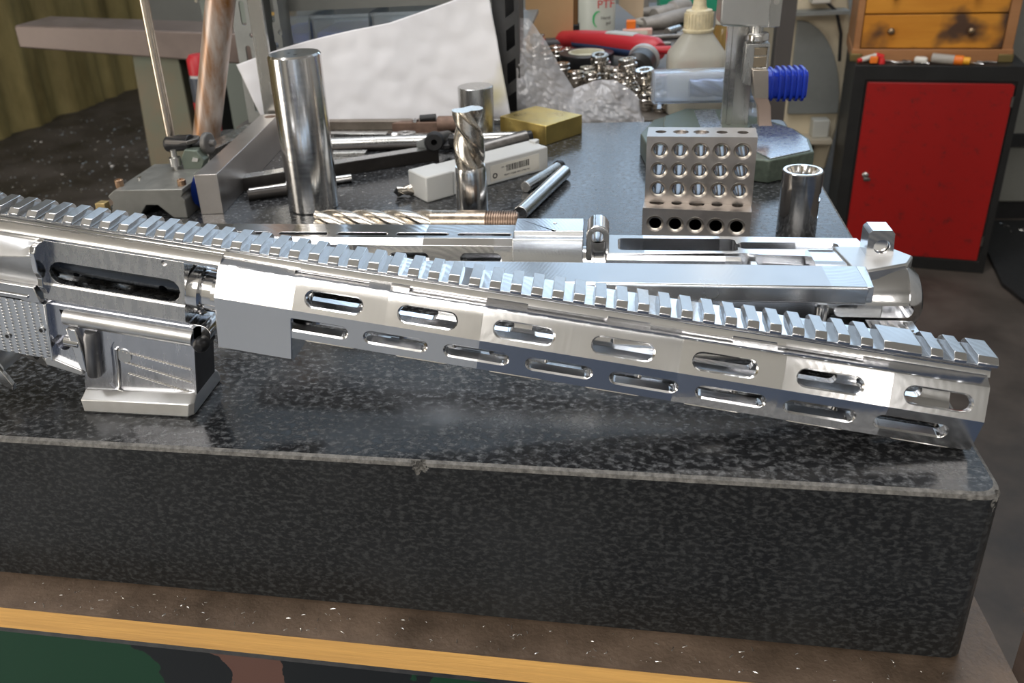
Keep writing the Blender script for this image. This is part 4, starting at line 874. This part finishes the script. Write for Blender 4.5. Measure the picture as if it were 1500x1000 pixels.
part('nose', MB().lathe([(0,0),(13,2),(20,10),(20,34),(15,44),(0,44.1)], (44,850,9), (.25,.9,.1), 30), mat('black tool nose', (.02,.02,.02), 0, .4), gd, ang=40)
part('nose_ring', MB().lathe([(17,40),(21,41),(22,46),(17,48)], (44,850,9), (.25,.9,.1), 30, close=True), mat('grey guard', (.5,.5,.5), .6, .4), gd)
part('trigger_arm', MB().tube([(62,915,22),(90,912,22),(112,905,10),(126,898,-6)], [5,6,5,4], 12), RED, gd, ang=60)
# bottles
OB = thing('oil_bottle', 'translucent oil bottle with a dirty cream nozzle cap', 'bottle', (106,705,-12))
def sqr(z, h, k=4, cx=107, cy=708, rot=0):
    o = []
    for i in range(32):
        a = 2*PI*i/32; c_, s_ = math.cos(a+.0), math.sin(a); q = (abs(c_)**k+abs(s_)**k)**(-1/k); o.append((cx+h*q*c_, cy+h*q*s_, z))
    return o
OBM = mat('oily translucent plastic', (.72,.70,.62), 0, .3, .08, 25, trans=.6, ior=1.25)
part('bottle_body', MB().loft([sqr(-12,29),sqr(-10,32.5),sqr(50,33,5),sqr(56,32),sqr(60,29,4),sqr(80,15,2.4),sqr(82,14,2)]), OBM, OB, ang=40)
part('oil', MB().loft([sqr(-10,30,4),sqr(20,30.5,5)]), mat('pale oil', (.55,.50,.34), 0, .2, trans=.3, ior=1.2), OB, label='pale oil inside')
CPM = mat('dirty cream plastic', (.62,.54,.36), 0, .5, .2, 120)
CB_ = part('cap', MB().lathe([(16.8,80),(17.4,81),(17.4,83),(15.6,84),(15.2,101),(14.2,104),(9,105),(7.4,109),(6.4,122),(5.2,150),(0,151)], (107,708,0), (0,0,1), 40), CPM, OB, ang=35, label='dirty cream nozzle cap')
for k in range(26): part('cap_ridge', MB().box(14.8, 16.2, -.7, .7, 85, 101, Matrix.Translation((107,708,0)) @ Matrix.Rotation(2*PI*k/26, 4, 'Z')), CPM, CB_)
SB = thing('white_bottle', 'milky plastic bottle with red lettering and a green arc', 'bottle', (-10,1290,-12))
SBM = mat('milky plastic', (.66,.70,.64), 0, .35, .05, 12)
part('bottle_body', MB().lathe([(0,-12),(30,-11.5),(33,-8),(33,150),(30,156),(0,157)], (-12,1290,0), (0,0,1), 48), SBM, SB, ang=40)
RI = mat('red print', (.65,.02,.02), 0, .5); GI = mat('green print', (.08,.55,.20), 0, .5)
lettering('PTF', 20, RI, SB, (4,1257.2,40), (PI/2,0,.30), name='red_lettering')
for k in range(9):
    a0 = math.radians(75+20*k); a1 = math.radians(75+20*(k+1)); ww = 1.0+3.2*math.sin(PI*(k+.5)/9)
    vs_ = []
    for a, q in ((a0,12-ww),(a1,12-ww),(a1,12),(a0,12)):
        xx = -9+q*.85*math.cos(a); zz = 15+q*1.2*math.sin(a); th_a = (xx+12)/33.0; 
        for rr in (33.2, 33.6): vs_.append((-12+rr*math.sin(th_a), 1290-rr*math.cos(th_a), zz))
    if k == 0: arc = MB()
    arc.add([vs_[i] for i in (1,3,5,7)]+[vs_[i] for i in (0,2,4,6)], [(0,1,2,3),(7,6,5,4),(0,4,5,1),(1,5,6,2),(2,6,7,3),(3,7,4,0)])
part('green_arc', arc, GI, SB)
lettering('Hand', 8, INK, SB, (4,1257.4,17), (PI/2,0,.30), name='black_lettering'); lettering('gel', 8, INK, SB, (9,1258.4,8), (PI/2,0,.42), name='black_lettering')
# cardboard and the rest of the bench clutter
CBD = mat('cardboard', (.55,.36,.19), 0, .8, .06, 8)
solo('cardboard_sheet', MB().box(-40, 40, -3, 3, 0, 200, Matrix.Translation((-82,915,44)) @ Matrix.Rotation(.10,4,'Z') @ Matrix.Rotation(-.05,4,'X')) if False else MB().prism([(-124,-8),(-48,-10),(-46,190),(-122,190)], 1090, 1094, 'y'), CBD, (-84,1092,-12), 'upright brown cardboard sheet left of the milky bottle', 'cardboard')
solo('cardboard_sheet', MB().prism([(14,1120+0),(60,1100),(61,1104),(15,1124)], -12, 150, 'z') if False else MB().prism([(28,28),(72,-8),(74,160),(26,160)], 1330, 1334, 'y'), mat('pale cardboard', (.52,.40,.28), 0, .8, .06, 8), (50,1332,-12), 'pale cardboard piece with a slanted lower edge right of the milky bottle', 'cardboard')
bb_ = thing('wooden_stake', 'dark brown wooden stake with a black foot left of the milky bottle', 'stake', (-48,1180,-12))
part('stake', MB().box(-62,-42,1170,1190,20,230), mat('dark stained wood', (.16,.08,.03), 0, .6, .3, 40, stretch=(1,1,.1)), bb_, bevel=1.5); part('foot', MB().box(-64,-40,1167,1192,-12,21), BLKRUB, bb_, bevel=2)
VM_ = mat('dusty grey casting', (.30,.28,.26), .3, .6, .15, 60, 0, .3, 200)
vs_t = thing('machine_vice', 'dusty grey cast clamp standing behind the orange-topped box', 'clamp', (110,1400,-12))
part('frame', MB().prism([(62,-10),(80,-10),(86,8),(84,40),(98,70),(130,70),(128,90),(70,90),(66,72),(74,40),(70,10)], 1400, 1425, 'y'), VM_, vs_t, bevel=2)
part('arm', MB().loft([oval((70,1405,2),(1,0,.05),12,10), oval((120,1395,4),(1,0,.05),14,12), oval((126,1393,4),(1,0,.05),9,8)]), VM_, vs_t, ang=40)
part('barrel', MB().lathe([(0,0),(15,.5),(17,4),(15,40),(19,44),(19,70),(14,80),(0,80.1)], (92,1330,4), (.8,.6,.12), 24), VM_, vs_t, ang=40)
part('disc', MB().lathe([(0,0),(22,0),(24,2),(24,7),(20,9),(0,9.2)], (80,1310,-4), (0,0,1), 32), mat('pale dusty disc', (.42,.40,.36), .2, .6), vs_t)
part('body', MB().loft([oval((70,1290,-2),(1,.5,0),14,11), oval((105,1300,0),(1,.5,0),20,14), oval((150,1350,4),(1,.5,0),17,13), oval((180,1385,6),(1,.5,0),9,8)]), VM_, vs_t, ang=50)
pk = thing('small_box', 'small pink and white box with an orange top', 'box', (58,1240,-12))
part('box_body', MB().box(34,84,1228,1246,-11.8,-1), mat('pinkish box', (.68,.42,.36), 0, .5), pk, bevel=1); part('box_label', MB().box(40,76,1227.4,1228,-9.5,-3), mat('white label', (.75,.72,.62), 0, .5), pk)
part('orange_top', MB().box(40,56,1238,1254,-1.4,13), mat('bright orange plastic', (.85,.20,.02), 0, .45), pk, bevel=1.5, label='bright orange cap')
gt_ = thing('green_tray', 'green tray holding grey oddments at the back of the bench', 'tray', (170,1530,-12))
part('tray_body', cut(MB().box(110,250,1480,1580,-12,30), [MB().box(114,246,1484,1576,-8,34)]), mat('green plastic', (.02,.28,.16), 0, .4), gt_, bevel=1.5)
rd = random.Random(12)
for k in range(6):
    x, y = 130+19*k, rd.uniform(1495,1565); 
    solo('loose_fitting', MB().cyl((x-8,y,10+6*(k % 3)),(x+10,y+rd.uniform(-9,9),14+6*(k % 3)),rd.uniform(4,8),n=14), VM_ if k % 2 else STEEL, (x,y,0), 'grey metal fitting in the green tray, %s from its left end' % ['first','second','third','fourth','fifth','sixth'][k], 'fitting', 'fittings in the green tray', bevel=.8)
sj = thing('small_jar', 'small jar of amber liquid behind the oil bottle cap', 'jar', (152,880,-12))
part('jar_body', MB().lathe([(0,-12),(13,-11.6),(14,-8),(14,50),(10,56),(0,56.1)], (160,900,0), (0,0,1), 28), mat('amber glass', (.45,.30,.10), 0, .15, trans=.6, ior=1.3), sj, ang=40); part('jar_lid', MB().cyl((160,900,56),(160,900,66),11,n=24), mat('pale lid', (.6,.58,.5), 0, .5), sj, bevel=1)
rd = random.Random(31)
for k in range(7):
    x, y = ((92,1120),(110,1180),(128,1105),(140,1190),(150,1120),(158,1210),(120,1240))[k]
    a = rd.uniform(0, PI); l = rd.uniform(14,36); r_ = rd.uniform(3,7)
    solo('bench_oddment', MB().cyl((x-l*math.cos(a), y-l*math.sin(a), -12+r_), (x+l*math.cos(a), y+l*math.sin(a), -12+r_), r_, r_*.8, n=12), rd.choice((STEEL, VM_, DSTEEL)), (x,y,-12), 'greasy metal oddment on the bench behind the oil bottle, %s' % ['nearest the red tool','second from the red tool','nearest that bottle','in the middle of the litter','nearest the bench edge','second from the edge','nearest the dusty clamp'][k], 'oddment', 'oddments strewn on the bench', bevel=.8)
# ------------------------------------------------------------------ cream machine behind the bench
CMM = mat('cream machine paint', (.60,.52,.38), 0, .5, .15, 6); CMD = mat('grey machine paint', (.22,.23,.22), .2, .5, .1, 10)
cmn = thing('machine', 'cream painted machine with grey foot behind the bench, left of the red cabinet', 'machine', (700,2700,-900))
part('casing', MB().prism([(578,-744),(770,-744),(790,-600),(805,-309),(762,-119),(707,120),(544,120),(571,-363)], 2700, 3244, 'y'), CMM, cmn, bevel=8)
part('guard', MB().prism([(622,-540)]+ell(622,-540,160,310,0,90,14), 2680, 2699, 'y'), CMD, cmn, bevel=2)
part('shelf', MB().box(578, 760, 2618, 2700, -629, -614), mat('cream ledge', (.5,.44,.34), 0, .5), cmn, bevel=1)
part('control_box', MB().box(650, 707, 2632, 2686, -173, 17), mat('pale control box', (.55,.53,.48), 0, .5), cmn, bevel=4); part('box_ledge', MB().box(585, 762, 2618, 2686, -206, -195), CMD, cmn)
part('hose', MB().tube([(700,2660,-173),(730,2652,-200),(752,2652,-270),(760,2660,-360)], 5, 10), BLKRUB, cmn)
part('foot', MB().box(578, 765, 2673, 3271, -900, -744), CMD, cmn, bevel=6)
for z in (-690,-663): part('button', MB().box(680, 721, 2692, 2700, z-12, z+7), BLKRUB, cmn)
part('drain_box', MB().box(700,752,2645,2697,-614,-554), mat('pale drain box', (.5,.5,.46), 0, .5), cmn, bevel=3)
solo('dark_post', MB().prism([(372,-900),(404,-900),(418,160),(380,160)], 1700, 1740, 'y'), mat('dark painted post', (.10,.09,.085), .3, .5), (290,1720,-900), 'dark slanting post between the height gauge and the cream machine', 'post', bevel=2)
# ------------------------------------------------------------------ red cabinet and wooden chest
A2 = Vector((717,2262,0)); ca = math.atan2(2189-2262, 1097-717)
CT = thing('cabinet', 'black steel cabinet with a scuffed red door', 'cabinet', (717,2262,-900), (0,0,ca))
BLP = mat('black cabinet paint', (.012,.012,.012), .1, .5, .4, 12)
REDM = mat('scuffed red paint', (.30,.004,.003), 0, .42, .14, 7)
nt = REDM.node_tree; N = nt.nodes; L = nt.links; pr = N['Principled BSDF']
n1 = N.new('ShaderNodeTexNoise'); n1.inputs['Scale'].default_value = 34; n1.inputs['Detail'].default_value = 8; n1.inputs['Roughness'].default_value = .8
tc1 = N.new('ShaderNodeTexCoord'); L.new(tc1.outputs['Object'], n1.inputs['Vector'])
r1 = N.new('ShaderNodeValToRGB'); r1.color_ramp.elements[0].position = .56; r1.color_ramp.elements[1].position = .70; r1.color_ramp.elements[0].color = (.31,.005,.004,1); r1.color_ramp.elements[1].color = (.05,.01,.01,1)
L.new(n1.outputs['Fac'], r1.inputs[0]); L.new(r1.outputs[0], pr.inputs['Base Color'])
cb = cut(MB().box(-14, 403, 0, 400, 0, 608), [MB().box(18, 386, -5, 3, 36, 566)])
part('carcass', cb, BLP, CT, bevel=3)
dr = part('door', MB().prism([(23,42),(365+14,42),(379,66),(381,556),(374,561),(24,561),(23,556)], -6, 2.5, 'y'), REDM, CT, bevel=1.2, label='scuffed red door')
part('lock', MB().lathe([(0,0),(9,0),(9,5),(5,7),(0,7.2)], (52,-6,288), (0,-1,0), 24), STEEL, dr, bevel=.5)
part('lock_lever', MB().box(48,66,-16,-11,272,282), DSTEEL, dr, bevel=1.5)
part('hinge', MB().cyl((382,-6,500),(382,-6,528),4,n=14), DSTEEL, CT); part('hinge', MB().cyl((382,-6,90),(382,-6,118),4,n=14), DSTEEL, CT)
WC = thing('wooden_tool_chest', 'smoke-stained wooden tool chest with round drawer knobs on the cabinet', 'tool chest', (717,2262,-292), (0,0,ca))
WD1 = mat('warm chest wood', (.30,.13,.05), 0, .5, 0, 8, .08, .1, 200, (.25,1,3), col2=(.42,.20,.08))
WDR = mat('orange drawer wood', (.48,.17,.015), 0, .42, 0, 5, .08, .1, 200, (.4,1,4), col2=(.66,.29,.03))
nt = WDR.node_tree; N = nt.nodes; L = nt.links; pr = N['Principled BSDF']; prev = pr.inputs['Base Color'].links[0].from_socket
n1 = N.new('ShaderNodeTexNoise'); n1.inputs['Scale'].default_value = 9; n1.inputs['Detail'].default_value = 3; tc1 = N.new('ShaderNodeTexCoord'); L.new(tc1.outputs['Object'], n1.inputs['Vector'])
mr1 = N.new('ShaderNodeMapRange'); mr1.inputs['From Min'].default_value = .50; mr1.inputs['From Max'].default_value = .66; L.new(n1.outputs['Fac'], mr1.inputs['Value'])
mx1 = N.new('ShaderNodeMix'); mx1.data_type = 'RGBA'; L.new(mr1.outputs[0], mx1.inputs['Factor']); L.new(prev, mx1.inputs['A']); mx1.inputs['B'].default_value = (.07,.035,.02,1); L.new(mx1.outputs['Result'], pr.inputs['Base Color'])
z0 = 0
part('side_panel', MB().box(-22,-4,60,330,z0,420), WD1, WC, bevel=1.5); part('side_panel', MB().box(347,372,60,330,z0,420), WD1, WC, bevel=1.5)
part('bottom_rail', MB().box(-24,374,54,330,z0,34), WD1, WC, bevel=2); part('back_panel', MB().box(-4,347,322,330,34,420), WD1, WC)
part('top_panel', MB().box(-24,374,54,330,420,436), WD1, WC, bevel=2)
for k, z in enumerate((37,132,227,322)):
    d_ = part('drawer', MB().box(-2.5,345.5,60,310,z,z+91), WDR, WC, bevel=1.2)
    for x in (69,264):
        part('knob', MB().lathe([(0,0),(4,0),(4,6),(9.5,10),(9.5,15),(6,18),(0,18.5)], (x,60,z+48), (0,-1,0), 22), mat('dark brass knob', (.30,.22,.14), .9, .35), d_, ang=50)
part('corner_cap', MB().box(340,376,50,90,-.0,22), mat('tarnished brass', (.22,.17,.07), .8, .5), WC, bevel=2); part('corner_cap', MB().box(-27,4,50,90,0,22), mat('tarnished brass', (.22,.17,.07)), WC, bevel=2)
MC_ = Matrix.Translation((717,2262,-292)) @ Matrix.Rotation(ca, 4, 'Z')
def on(x, y, z=0): return MC_ @ Vector((x, y, z))
ORN = mat('bright orange plastic', (.85,.20,.02)); YEL_ = mat('orange yellow cap', (.9,.42,.03), 0, .45); CLR = mat('smoky clear plastic', (.6,.57,.52), 0, .3, trans=.4, ior=1.25); RDP = mat('red cap plastic', (.65,.03,.03), 0, .4); WHP = mat('white plastic', (.7,.68,.62), 0, .4)
def cab_thing(name, lab, cat, pieces, at, grp=None):
    t = thing(name, lab, cat, tuple(at), None, grp)
    for nm, mb, m, b in pieces: part(nm, mb, m, t, bevel=b)
c_ = on(20,22)
cab_thing('marker', 'orange square cap of a marker on the cabinet edge at the left', 'marker', [('cap', MB().box(22,42,-2+8,20,4,22,MC_), ORN, 2), ('barrel', MB().box(24,40,20,44,5,20,MC_), CLR, 2)], c_)
cab_thing('syringe', 'white syringe with red ends at the left of the cabinet top', 'syringe', [('barrel', MB().cyl(on(2,26,10),on(40,48,18),7,n=16), WHP, 1), ('end_cap', MB().cyl(on(38,47,18),on(58,50,12),9,n=16), RDP, 1), ('end_cap', MB().cyl(on(-8,22,8),on(3,26,10),6,n=16), RDP, 1)], on(24,36))
cab_thing('red_cap', 'small red cap beside the orange marker on the cabinet', 'cap', [('cap', MB().lathe([(0,0),(9,0),(8,14),(0,15)], on(54,24,0), (0,0,1), 18), RDP, 1)], on(54,24))
cab_thing('syringe', 'smoky clear syringe with an orange and yellow cap on the cabinet', 'syringe', [('barrel', MB().cyl(on(178,33,16),on(232,18,13),12.5,n=20), CLR, 1.5), ('cap', MB().cyl(on(230,18.5,13),on(252,14,12),13,n=18), ORN, 2), ('tip', MB().cyl(on(250,14.5,12),on(268,12,11),10,n=18), YEL_, 2)], on(215,30))
cab_thing('white_plug', 'rounded white plastic plug left of the clear syringe on the cabinet', 'plug', [('plug_body', MB().lathe([(0,0),(8,1),(10,6),(10,26),(7,32),(0,33)], on(136,32,10), (.85,-.5,0), 20), WHP, 1)], on(145,28))
rd = random.Random(8)
ORD = ['first','second','third','fourth','fifth','sixth','seventh','eighth','ninth','tenth']
for k in range(9):
    x = (76,88,99,110,121,159,286,304,324)[k]+rd.uniform(-3,3); y = rd.uniform(10,42); a = rd.uniform(-.6,.6); l = rd.uniform(7,17)
    solo('metal_bit', MB().cyl(on(x-l*math.cos(a), y-l*math.sin(a), 4), on(x+l*math.cos(a), y+l*math.sin(a), 4), rd.uniform(2.4,4), 2.2, n=10), rd.choice((BSTEEL, STEEL, DSTEEL)), tuple(on(x,y)), 'loose metal bit on the cabinet top, %s from the red cap rightwards' % ORD[k], 'metal bit', 'metal bits on the cabinet top', bevel=.5)
solo('grey_cupboard', MB().box(1180, 1900, 2620, 3000, -838, 100), mat('grey cupboard paint', (.19,.19,.17), 0, .6, .08, 6), (1500,2800,-900), 'plain grey cupboard beyond the red cabinet at the right edge', 'cupboard', bevel=6) if False else None
gc = thing('grey_cupboard', 'plain grey cupboard beyond the red cabinet at the right edge', 'cupboard', (1500,2800,-900))
part('body', MB().box(1180, 1900, 2620, 3000, -836, 100), mat('grey cupboard paint', (.19,.19,.17), 0, .6, .08, 6), gc, bevel=6)
part('plinth', MB().box(1190, 1890, 2635, 2990, -900, -836), BLKRUB, gc); part('ledge', MB().box(1170, 1900, 2600, 3000, -640, -600), BLKRUB, gc)
# ------------------------------------------------------------------ steel bench frame at the left
FRM2 = mat('scuffed steel frame', (.17,.135,.12), .4, .42, .15, 12, .08); GRC = mat('greenish channel paint', (.13,.15,.11), .2, .5, 0, 9, .1, col2=(.20,.15,.10), contrast=(.35,.75))
sb = thing('steel_frame_bench', 'box-section steel arm on a greenish post in front of the yellow sheeting', 'steel frame', (-1040,1600,-900))
part('arm', MB().prism([(-1351,-34),(-1351,12),(-1346,18),(-700,-28),(-700,-96),(-716,-98)], 1500, 1640, 'y'), FRM2, sb, bevel=5, seg=3)
part('post', MB().prism([(-1085,-60),(-968,-70),(-968,-900),(-1122,-900)], 1530, 1600, 'y'), GRC, sb, bevel=3)
part('post_back', MB().prism([(-966,-72),(-912,-74),(-912,-900),(-966,-900)], 1560, 1640, 'y'), BLKRUB, sb)
part('foot', MB().box(-1240,-920,1500,1690,-900,-880), FRM2, sb, bevel=3)
gm_ = thing('green_machine', 'dark green rounded machine casting behind the rusty pipe', 'machine', (-800,1750,-900))
part('casting', MB().lathe([(0,-900),(90,-899),(90,-330),(70,-300),(70,-190),(86,-150),(86,-90),(60,-70),(0,-69)], (-815,1790,0), (0,0,1), 40), mat('drab green paint', (.10,.13,.09), .1, .5, .2, 10), gm_, ang=35)
part('neck', MB().lathe([(0,-70),(40,-69),(40,40),(60,60),(60,200),(0,201)], (-815,1790,0), (0,0,1), 32), mat('ochre paint', (.42,.26,.07), 0, .5), gm_, ang=35)
cn = thing('canister', 'red canister with a slate grey band seen between the thin rod and the rusty pipe', 'canister', (-862,1410,-380))
part('lower_body', MB().lathe([(0,-380),(26,-379.5),(26,-150),(0,-149.5)], (-862,1410,0), (0,0,1), 32), RED, cn, ang=35)
part('band', MB().cyl((-862,1410,-149.4),(-862,1410,-96),25.4,n=32), mat('slate plastic', (.06,.07,.09), 0, .4), cn, bevel=1)
part('collar', MB().cyl((-862,1410,-96),(-862,1410,-90),23,n=32), mat('pale collar', (.5,.5,.5), 0, .4), cn)
part('upper_body', MB().lathe([(0,-90),(24,-89.5),(24,-58),(18,-48),(0,-47.5)], (-862,1410,0), (0,0,1), 32), RED, cn, ang=35)
cr_ = thing('canister_rack', 'narrow black rack under the red canister, behind the thin rod', 'rack', (-880,1410,-900))
part('rack_top', MB().box(-910,-830,1365,1465,-386,-380.2), BLKRUB, cr_)
for x in (-908,-838):
    for y in (1368,1455): part('leg', MB().box(x, x+7, y, y+7, -900, -386), BLKRUB, cr_)
ch_ = thing('panel', 'grey green panel with hanging rings behind the steel arm', 'panel', (-1000,1900,-900))
part('panel_sheet', MB().box(-1070,-940,1900,1912,-900,260), mat('grey green panel', (.24,.27,.24), 0, .5), ch_, bevel=2)
part('chrome_ball', MB().lathe([(0,0),(14,5),(18,18),(14,31),(0,36)], (-905,1500,25), (0,0,1), 20) if False else MB().lathe([(0,0),(14,5),(18,18),(14,31),(0,36)], (-985,1870,32), (0,-.4,1), 20), BSTEEL, ch_, ang=60)
for x in (-1055,-1030,-1008,-975,-955): part('hook', MB().tube([(x,1895,120),(x,1882,40),(x+8,1874,24),(x+16,1882,34)], 3, 8), DSTEEL, ch_, ang=60)
part('ring', MB().lathe([(14,-3),(20,-3),(20,3),(14,3)], (-1025,1880,34), (.2,-1,.3), 24, close=True), STEEL, ch_, ang=60)
part('ring', MB().lathe([(14,-3),(20,-3),(20,3),(14,3)], (-1062,1880,70), (.5,-1,.3), 24, close=True), DSTEEL, ch_, ang=60)
for x, y0_ in ((-1235,70),(-1080,70)): solo('hanging_cable', MB().tube([(x-30,1860,700),(x-8,1855,300),(x+25,1850,y0_-60)], 4, 8), BLKRUB if x < -1200 else mat('pale cord', (.4,.36,.28)), (x,1880,0), 'thin dark cable hanging in front of the sheeting' if x < -1200 else 'pale cord hanging in front of the sheeting', 'cable', ang=60)
